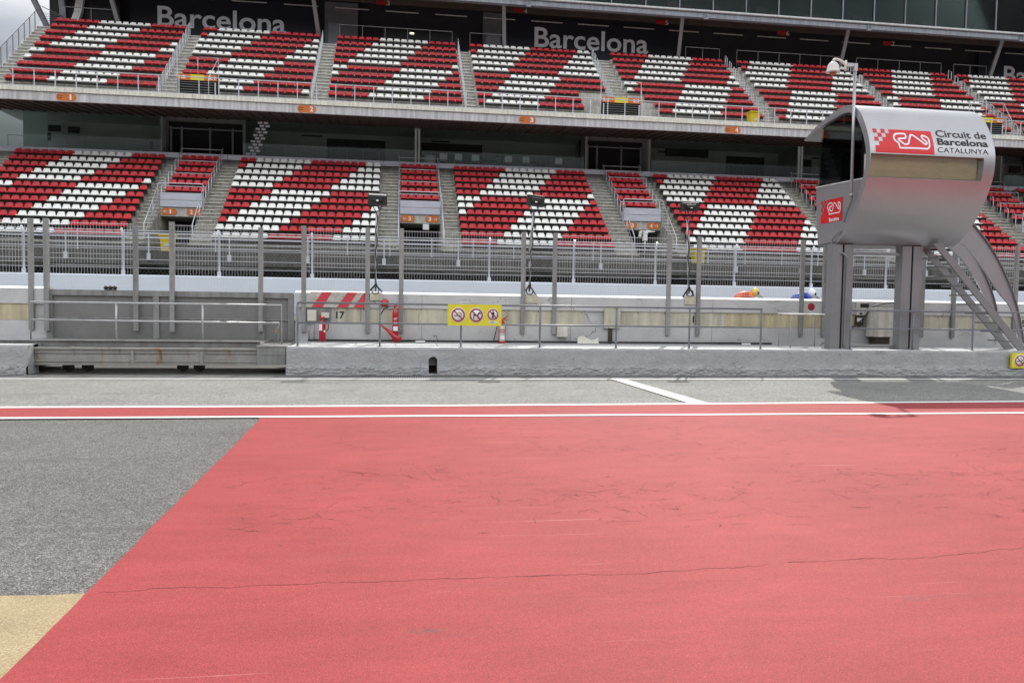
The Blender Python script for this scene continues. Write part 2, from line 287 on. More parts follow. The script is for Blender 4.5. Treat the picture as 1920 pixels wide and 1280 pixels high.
# ---------------------------------------------------------------- mesh builder
class MB:
    def __init__(s): s.v = []; s.f = []; s.mi = []; s.sm = []
    def add(s, vs, fs, m=0, smooth=False):
        o = len(s.v); s.v += [tuple(v) for v in vs]
        for f in fs: s.f.append(tuple(i+o for i in f)); s.mi.append(m); s.sm.append(smooth)
        return s
    def box(s, x0, x1, y0, y1, z0, z1, m=0):
        v = [(x, y, z) for z in (z0, z1) for y in (y0, y1) for x in (x0, x1)]
        return s.add(v, [(0, 2, 3, 1), (4, 5, 7, 6), (0, 1, 5, 4), (2, 6, 7, 3), (0, 4, 6, 2), (1, 3, 7, 5)], m)
    def prism(s, poly, vec, m=0, smooth=False):            # poly: 3D points, extruded along vec
        n = len(poly); vec = Vector(vec); a = [Vector(p) for p in poly]; v = a + [p+vec for p in a]
        nrm = Vector((0, 0, 0))
        for i in range(n): nrm += a[i].cross(a[(i+1) % n])
        fl = nrm.dot(vec) > 0
        s.add(v, [tuple(reversed(range(n))) if fl else tuple(range(n)), tuple(range(n, 2*n)) if fl else tuple(reversed(range(n, 2*n)))], m)
        o = len(s.v)-2*n
        for i in range(n):
            j = (i+1) % n
            s.f.append((o+i, o+j, o+n+j, o+n+i) if fl else (o+j, o+i, o+n+i, o+n+j)); s.mi.append(m); s.sm.append(smooth)
        return s
    def bar(s, p, q, w, h, m=0, up=(0, 0, 1)):
        p, q = Vector(p), Vector(q); d = (q-p).normalized(); u = Vector(up)
        if abs(d.dot(u)) > .98: u = Vector((0, 1, 0))
        a = d.cross(u).normalized()*w/2; b = a.cross(d).normalized()*h/2
        return s.prism([p-a-b, p+a-b, p+a+b, p-a+b], q-p, m)
    def tube(s, path, r, n=8, m=0, closed=False):
        P = [Vector(p) for p in path]; k = len(P); vs = []; prev = None
        for i, p in enumerate(P):
            if closed: d = P[(i+1) % k]-P[i-1]
            else: d = P[min(i+1, k-1)]-P[max(i-1, 0)]
            d.normalize()
            if prev is None:
                a = d.cross(Vector((0, 0, 1)) if abs(d.z) < .9 else Vector((0, 1, 0))).normalized()
            else: a = (prev - d*prev.dot(d)).normalized()
            prev = a; b = d.cross(a); rr = r[i] if isinstance(r, (list, tuple)) else r
            for j in range(n): t = 2*math.pi*j/n; vs.append(p + a*math.cos(t)*rr + b*math.sin(t)*rr)
        fs = []
        for i in range(k if closed else k-1):
            o, o2 = i*n, ((i+1) % k)*n
            for j in range(n): fs.append((o+j, o+(j+1) % n, o2+(j+1) % n, o2+j))
        s.add(vs, fs, m, True)
        if not closed:
            o = len(s.v)-k*n; s.f.append(tuple(o+j for j in reversed(range(n)))); s.mi.append(m); s.sm.append(False)
            s.f.append(tuple(o+(k-1)*n+j for j in range(n))); s.mi.append(m); s.sm.append(False)
        return s
    def cyl(s, p, q, r, n=12, m=0): return s.tube([p, q], r, n, m)
    def lathe(s, c, prof, n=16, m=0, axis='z'):            # prof: (radius, height)
        vs = []
        for (r, h) in prof:
            for j in range(n):
                t = 2*math.pi*j/n; a, b = r*math.cos(t), r*math.sin(t)
                vs.append((c[0]+a, c[1]+b, c[2]+h) if axis == 'z' else ((c[0]+a, c[1]-h, c[2]+b) if axis == 'y' else (c[0]+h, c[1]+a, c[2]+b)))
        fs = [(i*n+j, i*n+(j+1) % n, (i+1)*n+(j+1) % n, (i+1)*n+j) for i in range(len(prof)-1) for j in range(n)]
        s.add(vs, fs, m, True)
        o = len(s.v)-len(prof)*n
        if prof[0][0] > .001: s.f.append(tuple(o+j for j in reversed(range(n)))); s.mi.append(m); s.sm.append(False)
        if prof[-1][0] > .001: s.f.append(tuple(o+(len(prof)-1)*n+j for j in range(n))); s.mi.append(m); s.sm.append(False)
        return s
    def build(s, name, mats, parent=None, bevel=0, fix=False):
        if not isinstance(mats, (list, tuple)): mats = [mats]
        xs = [v[0] for v in s.v]; ys = [v[1] for v in s.v]; zs = [v[2] for v in s.v]
        o = parent_loc(parent) if parent else Vector(((min(xs)+max(xs))/2, (min(ys)+max(ys))/2, min(zs)))
        me = D.meshes.new(name); me.from_pydata([(v[0]-o.x, v[1]-o.y, v[2]-o.z) for v in s.v], [], s.f)
        for mm in mats: me.materials.append(M[mm] if isinstance(mm, str) else mm)
        for p, i, sm in zip(me.polygons, s.mi, s.sm): p.material_index = i; p.use_smooth = sm
        if fix:
            import bmesh
            bm = bmesh.new(); bm.from_mesh(me); bmesh.ops.remove_doubles(bm, verts=bm.verts, dist=1e-5); bmesh.ops.recalc_face_normals(bm, faces=bm.faces); bm.to_mesh(me); bm.free()
        ob = D.objects.new(name, me); COL.objects.link(ob)
        if parent: ob.parent = parent
        else: ob.location = o
        if bevel:
            bv = ob.modifiers.new('bevel', 'BEVEL'); bv.width = bevel; bv.segments = 2; bv.limit_method = 'ANGLE'; bv.harden_normals = False
        return ob
WL = {}
def parent_loc(p): return WL.get(p.name) or (p.location.copy() + (parent_loc(p.parent) if p.parent else Vector()))
def _wl(p):
    v = Vector(p.location); q = p.parent
    while q: v += q.location; q = q.parent
    return v
parent_loc = _wl
def tag(o, label=None, cat=None, group=None, kind=None):
    if label: o['label'] = label
    if cat: o['category'] = cat
    if group: o['group'] = group
    if kind: o['kind'] = kind
    return o
def thing(name, loc, label, cat, group=None):
    o = D.objects.new(name, None); o.empty_display_size = .2; o.location = loc; COL.objects.link(o); return tag(o, label, cat, group)
def struct(name, mb, mats): o = mb.build(name, mats); o['kind'] = 'structure'; return o
def copy_thing(root, loc, label):
    r = root.copy(); COL.objects.link(r); r.location = loc; r['label'] = label
    def rec(a, b):
        for ch in list(a.children):
            c = ch.copy(); COL.objects.link(c); c.parent = b; rec(ch, c)
    rec(root, r); return r

def text2d(s, offset=0.):
    cu = D.curves.new('txt', 'FONT'); cu.body = s; cu.offset = offset; cu.resolution_u = 4
    ob = D.objects.new('txt', cu); COL.objects.link(ob); bpy.context.view_layer.update()
    me = D.meshes.new_from_object(ob.evaluated_get(bpy.context.evaluated_depsgraph_get()))
    vs = [tuple(v.co) for v in me.vertices]; fs = [tuple(p.vertices) for p in me.polygons]
    D.objects.remove(ob); D.curves.remove(cu); D.meshes.remove(me)
    xs = [v[0] for v in vs]; ys = [v[1] for v in vs]; x0, x1, y0, y1 = min(xs), max(xs), min(ys), max(ys)
    return [((v[0]-x0)/(x1-x0), (v[1]-y0)/(y1-y0)) for v in vs], fs
def text_on(mb, s, u0, u1, v0, v1, fn, m=0, offset=0.):
    vs, fs = text2d(s, offset)
    mb.add([fn(u0+(u1-u0)*a, v0+(v1-v0)*b) for a, b in vs], fs, m)
def face_y(Y): return lambda u, v: (u, Y, v)
def ribbon(pts, w, closed=True):
    n = len(pts); L = []; Rr = []
    for i in range(n):
        p = Vector(pts[i]); a = Vector(pts[i-1]) if (closed or i > 0) else p - (Vector(pts[1])-p); b = Vector(pts[(i+1) % n]) if (closed or i < n-1) else p + (p-Vector(pts[i-1]))
        t = ((p-a).normalized() + (b-p).normalized())
        if t.length < 1e-5: t = b-p
        t.normalize(); nn = Vector((-t.y, t.x)); c = max(.5, abs(nn.dot(Vector((-(b-p).normalized().y, (b-p).normalized().x)))))
        L.append(p+nn*w/2/c); Rr.append(p-nn*w/2/c)
    return L, Rr
def smooth_loop(pts, k=4, closed=True):
    o = []; n = len(pts)
    for i in range(n if closed else n-1):
        p0, p1, p2, p3 = [Vector(pts[j % n] if closed else pts[max(0, min(n-1, j))]) for j in (i-1, i, i+1, i+2)]
        for a in range(k):
            t = a/k; o.append(.5*((2*p1)+(-p0+p2)*t+(2*p0-5*p1+4*p2-p3)*t*t+(-p0+3*p1-3*p2+p3)*t**3))
    if not closed: o.append(Vector(pts[-1]))
    return o

# ================================================================ GROUND
def sheet(name, pts, z, m, nx=1):
    mb = MB(); mb.add([(x, y, z) for x, y in pts], [tuple(range(len(pts)))]); return struct(name, mb, m)
sheet('ground', [(-400, -200), (400, -200), (400, 600), (-400, 600)], -.012, 'g_asphalt')
def wl(x): return 12.60+.02*x if x > 0 else 12.60-.006*x
sheet('pit_lane', [(-60, wl(-60)), (0, 12.6), (60, wl(60)), (60, 17.9), (-60, 17.9)], -.006, 'g_lane')
E1 = []; random.seed(3)
for i in range(61): y = -3+i*(11.45+3)/60; E1.append((-1.69-.022*max(0, y-2) - (.03 if y > 11.3 else 0) + random.uniform(-.006, .006), y))
mb = MB(); mb.add([(x, y, 0) for x, y in E1]+[(60, 11.0, 0), (60, -3, 0)], [tuple([0]+[62, 61]+list(range(60, 0, -1)))])
struct('red_painted_apron', mb, 'g_red')
M['crack'] = mat('open_crack', (.10, .026, .026), .9, var=.3, scale=20)
def crack_path(mb, x, y, ang, L_, w0, jit=.5, gaps=.0, br=.0):
    pts = [(x, y)]; a = ang; st = .035; n_ = max(3, int(L_/st))
    for k in range(n_):
        a += random.gauss(0, jit)*.5; a += (ang-a)*.35
        q = pts[-1]; pts.append((q[0]+math.cos(a)*st*random.uniform(.5, 1.4), q[1]+math.sin(a)*st*random.uniform(.5, 1.4)))
        if br and random.random() < br: crack_path(mb, q[0], q[1], a+random.choice((-1, 1))*random.uniform(.4, 1.3), L_*random.uniform(.15, .4), w0*.7, jit, gaps, 0)
    on = True
    for k in range(n_):
        if random.random() < gaps: on = not on
        if not on: continue
        t0, t1 = k/n_, (k+1)/n_; f = lambda t: w0*(.25+.75*math.sin(math.pi*min(1, max(0, t))))*random.uniform(.6, 1.3)
        p, q = pts[k], pts[k+1]; d = math.hypot(q[0]-p[0], q[1]-p[1])+1e-6; nx_, ny_ = -(q[1]-p[1])/d, (q[0]-p[0])/d; a_, b_ = f(t0)/2, f(t1)/2
        mb.add([(p[0]-nx_*a_, p[1]-ny_*a_, .002), (q[0]-nx_*b_, q[1]-ny_*b_, .002), (q[0]+nx_*b_, q[1]+ny_*b_, .002), (p[0]+nx_*a_, p[1]+ny_*a_, .002)], [(0, 1, 2, 3)])
random.seed(21); mb = MB()
for k in range(2300):
    y = random.choice((random.uniform(5.0, 11.3), random.uniform(5.8, 11.3), random.gauss(7.6, 1.1))); x = random.uniform(-1.6, 12)
    if not (5.1 < y < 11.3) or y > 11.2: continue
    if noise.noise(Vector((x*.45, y*.7, 3))) < -.16: continue
    crack_path(mb, x, y, random.choice((0, 0, 0, .12, -.12, .5, -.6, 1.2)), random.uniform(.04, .34), random.uniform(.0022, .0055), 1.3, .14, .07)
for (x, y, a, l) in ((1.2, 6.9, -.15, 1.6), (4.5, 7.4, -.45, 2.2), (-.9, 6.2, .15, .9), (6.2, 8.6, -.3, 2.6), (2.4, 8.2, .05, 1.8), (.2, 7.6, .1, 1.2), (5.2, 6.3, .05, 1.6), (-.6, 7.9, -.1, 1.3)):
    crack_path(mb, x, y, a, l, .006, 1.3, .14, .12)
x, y = -1.68, 4.715                                       # the long seam
pts = []
while x < 16: pts.append((x, y)); x += .03; y += random.gauss(0, .0075)+((4.72+max(0, x-1)*.05)-y)*.06
for k in range(len(pts)-1):
    if noise.noise(Vector((pts[k][0]*2.2, 5, 1))) < -.62: continue
    w_ = .0028+.0065*max(0, noise.noise(Vector((pts[k][0]*4, 1, 1)))+.2)
    p, q = pts[k], pts[k+1]; mb.add([(p[0], p[1]-w_/2, .002), (q[0], q[1]-w_/2, .002), (q[0], q[1]+w_/2, .002), (p[0], p[1]+w_/2, .002)], [(0, 1, 2, 3)])
struct('ground_cracks', mb, 'crack')
E2 = [(x, 4.72+random.uniform(-.012, .012)) for x in [-30+i*.25 for i in range(114)] if x < -1.76]
sheet('ochre_painted_ground', [(-30, -3)]+[(-1.60, -3)]+[(-1.68, 4.72)]+E2[::-1], -.004, 'g_ochre')
def strip(name, ya, yb, z, m, x0=-60, x1=60, n=40):
    mb = MB(); vs = []
    for i in range(n+1):
        x = x0+(x1-x0)*i/n; vs += [(x, ya(x), z), (x, yb(x), z)]
    mb.add(vs, [(2*i, 2*i+2, 2*i+3, 2*i+1) for i in range(n)]); return struct(name, mb, m)
strip('red_painted_band', lambda x: 11.50-.008*x, wl, .004, 'g_red')
strip('white_line', lambda x: 11.42-.008*x, lambda x: 11.56-.008*x, .008, 'g_line')
strip('white_line', lambda x: wl(x)-.07, lambda x: wl(x)+.08, .008, 'g_line')
strip('white_line', lambda x: 16.90, lambda x: 17.03, .006, 'g_line')
sheet('white_line', [(4.72, 17.0), (5.02, 17.0), (5.30, 12.76), (4.95, 12.76)], .012, 'g_line')
mb = MB()                                                  # slotted drain, widened and darkened to carry part of the kerb's shadow
for i in range(1200):
    x = -30+i*.05
    mb.box(x, x+.022, 17.18, 17.66, -.003, .004)
mb.box(-30, 30, 17.10, 17.72, -.0055, -.0015, 1)
tag(mb.build('drain_grating', ['post', 'rubber']), 'long dark slotted drain grating set along the foot of the kerb', 'drain')
mb = MB(); mb.box(-60, 60, 24.0, 33.9, .2, 1.05); struct('track', mb, 'g_asphalt')

# ================================================================ KERB PLATFORM
KY, KZ, WY = 17.85, .63, 20.2
def kerb(x0, x1, label, hole=None):
    root = thing('kerb', ((x0+x1)/2, KY, 0), label, 'kerb')
    sx, sz = .032, .021; nx = int((x1-x0)/sx); nz_ = 30; vs = []
    for i in range(nx+1):
        x = x0+(x1-x0)*i/nx
        nh = .185+.05*noise.noise(Vector((x*1.7, 3, 0)))+.025*noise.noise(Vector((x*9, 3, 0)))
        for k in range(nz_+1):
            z = KZ*k/nz_; r = noise.noise(Vector((x*2.5, z*6, 1)))*.008+noise.noise(Vector((x*14, z*16, 2)))*.006
            y = KY+r
            if z < nh: y -= .085+.018*noise.noise(Vector((x*6, z*14, 5)))+.022*noise.noise(Vector((x*19, z*24, 6)))
            elif z < nh+.05: y -= .02*max(0, noise.noise(Vector((x*8, z*9, 4)))+.3)
            if z > KZ-.03: y += .02+.012*max(0, noise.noise(Vector((x*6, 0, 9))))
            if hole and abs(x-hole) < .085 and z < .41-.07*(abs(x-hole)/.085)**2 and z > .05: y = KY+.45
            z2 = z - (.012*max(0, noise.noise(Vector((x*4, 1, 9)))) if k == nz_ else 0)
            vs.append((x, y, z2))
    W = nz_+1; fs = [(i*W+k, (i+1)*W+k, (i+1)*W+k+1, i*W+k+1) for i in range(nx) for k in range(nz_)]
    mb = MB(); mb.add([(x, y, z) for x, y, z in vs], fs, 0, False)
    for q, f in enumerate(mb.f):
        if sum(vs[i][1] > KY+.2 for i in f) >= 1: mb.mi[q] = 2  # hole lining darkened: its inner shade is put into the colour
    tops = [vs[i*W+nz_] for i in range(nx+1)]
    mb.add([(x, y, z) for x, y, z in tops]+[(x, KY+.28, KZ) for x, y, z in tops], [(i, i+1, nx+2+i, nx+1+i) for i in range(nx)], 1)
    mb.add([(x0, KY, 0), (x0, KY+.5, 0), (x0, KY+.5, KZ), (x0, KY, KZ), (x1, KY, 0), (x1, KY+.5, 0), (x1, KY+.5, KZ), (x1, KY, KZ)], [(0, 3, 2, 1), (4, 5, 6, 7)], 0)
    mb.build('kerb_face', ['kerb', 'wall_top', 'rust_shade_dk'], root)
    mb = MB(); mb.box(x0+.03, x1, KY+.28, WY+.05, .2, KZ-.006); mb.build('platform', 'plat', root)
    return root
kr = kerb(-2.42, 34, 'long grey white painted concrete kerb with a crumbling foot and arched drain hole', hole=at(812, 690, 17.85).x)
kl = kerb(-30, -7.72, 'short grey white painted concrete kerb left of the sliding steel gate')
xs_ = [-2.0, -.95, -.02, .95, 1.9, 2.85]
for i in range(5):
    mb = MB(); mb.box(xs_[i], xs_[i+1]-.025, KY+.33, KY+1.30, KZ-.03, KZ+.012)
    for k in range(28): mb.box(xs_[i]+.01+k*.033, xs_[i]+.022+k*.033, KY+.35, KY+1.28, KZ+.012, KZ+.02)
    mb.build('grating_panel', 'grating', kr)

# ================================================================ PIT WALL
def pit_wall(x0, x1, label, boards, cream_first='cream'):
    root = thing('pit_wall', ((x0+x1)/2, WY, 0), label, 'wall')
    prof = [(WY, .0), (WY, 1.085), (WY+.04, 1.09), (WY+.04, 1.475), (WY-.03, 1.48), (WY-.03, 1.835), (WY+.13, 1.885), (WY+.42, 1.885), (WY+.42, 0)]
    mb = MB(); mb.prism([(x0, y, z) for y, z in prof], (x1-x0, 0, 0)); mb.build('wall_body', 'wall', root, fix=True)
    mb = MB(); mb.prism([(x0, WY-.034, 1.832), (x0, WY-.034, 1.841), (x0, WY+.13, 1.893), (x0, WY+.425, 1.893), (x0, WY+.425, 1.885), (x0, WY+.13, 1.885)], (x1-x0, 0, 0)); mb.build('wall_cap', 'wall_top', root)
    for a, b, mt in boards:
        mb = MB(); mb.box(a+.004, b-.004, WY+.008, WY+.05, 1.092, 1.473)
        for q in (a+.06, (a+b)/2, b-.06): mb.lathe((q, WY+.008, 1.44), [(.0, .006), (.012, .004), (.012, 0)], 8, 1, 'y')
        ob = mb.build('cream_board', [mt, 'dark'], root)
        if mt == 'yellowb': ob['label'] = 'yellower newer board'
    return root
pw = pit_wall(-2.52, 34, 'long pale concrete pit wall with cream boards and fence posts, right of the gate',
    [(-1.55, -.92, 'cream'), (-.9, .55, 'cream'), (.55, 1.9, 'cream'), (1.9, 3.6, 'cream'), (3.6, 4.88, 'cream'), (5.55, 7.15, 'cream'), (7.15, 8.8, 'cream'), (8.8, 10.1, 'yellowb'), (10.1, 12.6, 'yellowb'), (12.6, 15.2, 'cream'), (15.2, 18.5, 'cream'), (18.5, 24, 'cream')])
pl = pit_wall(-30, -8.3, 'short pale concrete pit wall with a faded yellow board, left of the gate', [(-13, -8.55, 'yellowb'), (-20, -13, 'yellowb')])
for k in range(9):
    x = .62+k*3.9; mb = MB(); mb.box(x, x+.012, WY-.034, WY-.028, 1.48, 1.84); mb.box(x, x+.012, WY-.003, WY+.002, .63, 1.085); mb.build('joint', 'post', pw)
# red and white striped lichened slab
x0, x1 = -2.15, -.80; mb = MB()
SY = WY-.045
mb.box(x0, x1, SY, WY-.031, 1.482, 1.865)
mb.build('striped_slab', 'rough_conc', pw)
for k, xa in enumerate((-2.0, -1.38, -.99+.02)):
    mb = MB(); wd = .27
    a0 = max(x0, xa-.12); mb.add([(a0, SY-.004, 1.484), (min(a0+wd, x1), SY-.004, 1.484), (min(xa+.16+wd-.05, x1), SY-.004, 1.862), (xa+.14, SY-.004, 1.862)], [(0, 1, 2, 3)])
    mb.build('red_stripe', 'redpaint', pw)
for s, px, py in (('17', 638, 591), ('16', 1306, 593), ('15', 1917, 603)):
    c = at(px, py, WY); mb = MB(); text_on(mb, s, c.x-.105, c.x+.105, 1.20, 1.385, face_y(WY+.004), 0, .03); mb.build('painted_number', 'ink', pw)
c = at(1521, 575, WY-.03); mb = MB(); mb.lathe((c.x, WY-.03, c.z), [(.0, .007), (.10, .006), (.103, 0)], 28, 0, 'y')
tag(mb.build('red_disc', 'sred'), 'small round dark red disc on the pit wall above the white table', 'disc')
# pilaster box with pipe
c0 = at(1132, 577, WY); c1 = at(1160, 577, WY)
mb = MB(); mb.box(c0.x, c1.x+.03, WY-.10, WY-.002, 1.03, 1.60); b1 = mb.build('junction_housing', 'cream', None, bevel=.01)
tag(b1, 'stained concrete coloured box on the pit wall with a rusty pipe below', 'junction box')
mb = MB(); xm = (c0.x+c1.x)/2-.02; mb.box(xm-.05, xm+.05, WY-.07, WY-.002, .64, 1.03); mb.build('rusty_pipe', 'rust_shade_dk', b1)

# ================================================================ FENCE POSTS + MESH
PZ0, PZ1, PYY = .86, 3.50, WY-.045
def post_mb(x, zt=PZ1, z0=PZ0, y=PYY):
    mb = MB(); w_ = .055
    mb.prism([(x-w_, y+.05, z0), (x-w_, y-.03, z0), (x+w_, y-.03, z0), (x+w_, y+.05, z0), (x+w_-.012, y+.05, z0), (x+w_-.012, y-.018, z0), (x-w_+.012, y-.018, z0), (x-w_+.012, y+.05, z0)], (0, 0, zt-z0))
    for z in (z0+.09, 1.60, 2.3, 3.0, zt-.07): mb.lathe((x, y-.03, z), [(.0, .016), (.012, .012), (.016, 0)], 6, 1, 'y')
    return mb
def mesh_mb(xa, xb, y=PYY+.01, z0=1.92, z1=3.46):
    mb = MB(); n = max(2, round((xb-xa)/.069))
    for i in range(n+1):
        x = xa+(xb-xa)*i/n; mb.box(x-.0023, x+.0023, y-.0023, y+.0023, z0, z1)
    for z in (z0+.02, z0+.29, z0+.56, z0+.835, z0+1.11, z0+1.30, z1-.03):
        for dy in (-.007, .007): mb.box(xa, xb, y+dy-.004, y+dy+.004, z-.0045, z+.0045)
    return mb
def fence(xa, xb, label, pa=True, pb=True):
    root = thing('mesh_fence_panel', ((xa+xb)/2, PYY, PZ0), label, 'fence panel', 'welded mesh fence panels along the pit wall')
    if pa: post_mb(xa).build('post', ['post', 'galv'], root)
    if pb: post_mb(xb).build('post', ['post', 'galv'], root)
    mesh_mb(xa+.06, xb-.06).build('wire_mesh', 'wire', root); return root
X = lambda px, py: at(px, py, WY).x
fence(-12.0, -8.62, 'welded mesh fence panel at the far left edge, ending at the rust stained post', pa=False)
fence(X(570, 430), X(690, 430), 'narrow welded mesh fence panel above the red and white striped slab')
fence(X(753, 435), X(982, 437), 'welded mesh fence panel above the yellow prohibition sign')
fence(X(1041, 440), X(1255, 445), 'welded mesh fence panel between the second and third floodlight poles')
fence(X(1311, 447), X(1505, 455), 'welded mesh fence panel left of the commentary tower, above the round red disc')
fence(X(1547, 470), X(1731, 470), 'welded mesh fence panel directly behind the tower columns')
fence(X(1790, 470), X(1906, 470), 'welded mesh fence panel behind the tower staircase at the right edge')

# ================================================================ SLIDING GATE
gt = thing('sliding_gate', (-5.2, 19.2, 0), 'grey steel sliding gate with handrail and rust streaks, left of the kerb', 'gate')
GA, GB = -8.30, -2.55
mb = MB()
mb.box(-8.28, -3.09, 18.12, 18.26, .20, .30); mb.box(-8.28, -3.09, 18.16, 18.24, .30, .52); mb.box(-8.28, -3.09, 18.12, 18.28, .52, .565)
mb.box(-8.28, -3.09, 18.1, 18.3, .185, .20)
for x in (-7.9, -5.75, -4.3): mb.box(x, x+.06, 18.10, 18.12, .2, .5)
mb.build('lower_beam', 'rust', gt, bevel=.006); mb = MB(); mb.box(-8.27, -4.4, 18.152, 18.16, .425, .434); mb.box(-4.2, -3.1, 18.152, 18.16, .425, .434); mb.box(-8.27, -3.1, 18.112, 18.12, .245, .252); mb.build('beam_groove', 'dark', gt)
mb = MB(); mb.box(-8.62, -3.09, 18.50, 18.56, .565, .69); mb.box(-8.62, -3.09, 18.44, 18.62, .69, .705); mb.build('upper_beam', 'gate', gt)
mb = MB(); mb.box(-8.4, -3.09, 18.56, WY-.08, .60, .66); mb.build('deck', 'gate', gt)
mb = MB(); mb.box(-3.085, -2.47, 18.10, 19.6, .20, .60); mb.box(-3.1, -2.46, 18.08, 19.6, .60, .625); mb.box(-3.02, -2.55, 18.085, 18.1, .42, .44); mb.build('end_step', 'gate', gt, bevel=.006)
mb = MB()                                                 # framed back panel
mb.box(GA, GB, WY+.02, WY+.05, .66, 1.80)
mb.build('back_panel', 'gate_panel', gt)
mb = MB()
mb.box(GA, GB, WY-.05, WY+.02, 1.69, 1.83); mb.box(GA, GB, WY-.02, WY+.02, 1.13, 1.165)
for x in (GA, -5.88, -3.40, GB-.14): mb.box(x, x+.14, WY-.045, WY+.02, .66, 1.69)
mb.build('panel_frame', 'gate', gt, bevel=.005)
for xa, xb in ((X(89, 430), X(256, 430)), (X(324, 430), X(490, 430))):
    post_mb(xa, zt=3.5, z0=.84, y=WY-.10).build('post', ['post', 'galv'], gt); post_mb(xb, zt=3.42, z0=.86, y=WY-.10).build('post', ['post', 'galv'], gt)
    mesh_mb(xa+.06, xb-.06, z0=1.86, z1=3.45).build('wire_mesh', 'wire', gt)
RY = 18.72
r0 = at(57, 566, RY); r1 = at(528, 568, RY)
mb = MB(); mb.tube([(r0.x, RY, .70), (r0.x, RY, 1.535), (r1.x, RY, 1.535), (r1.x, RY, .63)], .021, 8)
mb.tube([(r0.x, RY, 1.14), (r1.x-.05, RY, 1.12)], .024, 8)
for px in (218, 380): xx = at(px, 600, RY).x; mb.cyl((xx, RY, .7), (xx, RY, 1.53), .024, 8)
mb.build('handrail', 'galv', gt)
for xx in (-7.15, -6.75, -4.75, -4.4):
    mb = MB(); mb.lathe((xx, 18.5, .10), [(.03, -.06), (.085, -.06), (.085, .06), (.03, .06)], 16, 0, 'y'); mb.box(xx-.12, xx+.12, 18.42, 18.46, .08, .2); mb.build('wheel', 'rust_shade_dk', gt)
mb = MB(); xx = r1.x-.06; mb.tube([(xx+.02, RY-.03, 1.10), (xx-.03, RY-.05, .98), (xx+.0, RY-.05, .85), (xx-.02, RY-.04, .72), (xx+.02, RY-.04, .64)], .012, 6); mb.build('chain', 'post', gt)
mb = MB(); mb.box(xx-.08, xx-.02, RY-.09, RY-.06, .90, .965); mb.tube([(xx-.07, RY-.075, .965), (xx-.07, RY-.075, 1.0), (xx-.03, RY-.075, 1.0), (xx-.03, RY-.075, .965)], .006, 6); mb.build('padlock', 'brass', gt)
# three little dark lamps on the gate top
c = at(208, 541, WY-.02); mb = MB()
for d in (-.10, 0, .10): mb.lathe((c.x+d, WY-.05, 1.845), [(.02, 0), (.05, .02), (.05, .06), (.02, .085), (0, .09)], 12)
mb.box(c.x-.13, c.x+.13, WY-.08, WY, 1.832, 1.85)
tag(mb.build('lamp_cluster', 'black'), 'three small dark round lamps on top of the sliding gate', 'lamp')

# ================================================================ HANDRAILS ON KERB
def handrail(xa, xb, posts, label, extend=0, HY=18.05):
    root = thing('handrail', ((xa+xb)/2, HY, KZ), label, 'handrail')
    mb = MB(); mb.tube([(xa, HY, 1.605), (xb, HY, 1.605)], .024, 10); mb.build('top_rail', 'rail', root)
    mb = MB(); mb.tube([(xa, HY, 1.155), (xb, HY, 1.155)], .021, 10); mb.build('middle_rail', 'rail', root)
    for x in posts:
        mb = MB(); mb.cyl((x, HY, KZ), (x, HY, 1.60), .023, 10); mb.lathe((x, HY, KZ), [(.05, 0), (.05, .01), (.026, .012)], 10); mb.build('post', 'rail', root)
    return root
HX = lambda px, py: at(px, py, 18.05).x
handrail(HX(558, 600), HX(1429, 600), [HX(p, 640) for p in (558, 712, 864, 1012, 1155, 1292, 1426)], 'long grey two rail handrail on the kerb, carrying the yellow sign')
handrail(HX(1595, 600), 22.0, [HX(1594, 640), HX(1711, 640), HX(1823, 640), 16.35, 18.1, 19.9, 21.9], 'grey two rail handrail on the kerb in front of the tower staircase')

# ================================================================ YELLOW SIGNS
def ring(mb, cx, cz, Y, r, bar_first=True):
    mb.lathe((cx, Y, cz), [(0, .004), (r, .004), (r, 0)], 40, 1, 'y')
    vs = []; n = 44
    for k in range(n):
        t = 2*math.pi*k/n
        for rr in (r*.90, r*.72): vs.append((cx+rr*math.cos(t), Y-.010, cz+rr*math.sin(t)))
    mb.add(vs, [(2*k, 2*k+1, (2*k+3) % (2*n), (2*k+2) % (2*n)) for k in range(n)], 2)
    a = math.radians(-45); dx, dz = math.cos(a), math.sin(a); w_ = r*.08; L_ = r*.75
    mb.add([(cx-dx*L_-dz*w_, Y-.012, cz-dz*L_+dx*w_), (cx-dx*L_+dz*w_, Y-.012, cz-dz*L_-dx*w_), (cx+dx*L_+dz*w_, Y-.012, cz+dz*L_-dx*w_), (cx+dx*L_-dz*w_, Y-.012, cz+dz*L_+dx*w_)], [(0, 1, 2, 3)], 2)
def blob(mb, cx, cz, Y, r, polys):
    for p in polys: mb.add([(cx+a*r, Y-.007, cz+b*r) for a, b in p], [tuple(range(len(p)))], 3)
def disc(cx, cz, r, n=12): return [(cx+r*math.cos(2*math.pi*k/n), cz+r*math.sin(2*math.pi*k/n)) for k in range(n)]
def smoke(mb, cx, cz, Y, r):
    blob(mb, cx, cz, Y, r, [[(-.55, -.14), (.28, -.14), (.28, -.02), (-.55, -.02)], [(.32, -.14), (.38, -.14), (.38, -.02), (.32, -.02)], [(.42, -.14), (.5, -.14), (.5, -.02), (.42, -.02)]])
    for off in (0, .16):
        pts = [(.0+off, .46), (-.02+off, .36), (.06+off, .30), (.18+off, .30), (.24+off, .22), (.34+off*.6, .16), (.40+off*.6, .04)]
        L_, R_ = ribbon(smooth_loop(pts, 3, False), .05, False)
        mb.add([(cx+p.x*r, Y-.007, cz+p.y*r) for p in L_+R_], [(i, i+1, len(L_)+i+1, len(L_)+i) for i in range(len(L_)-1)], 3)
sg = thing('prohibition_sign', (1.8, 17.97, 1.1), 'yellow board on the handrail with three red ringed prohibition symbols', 'sign')
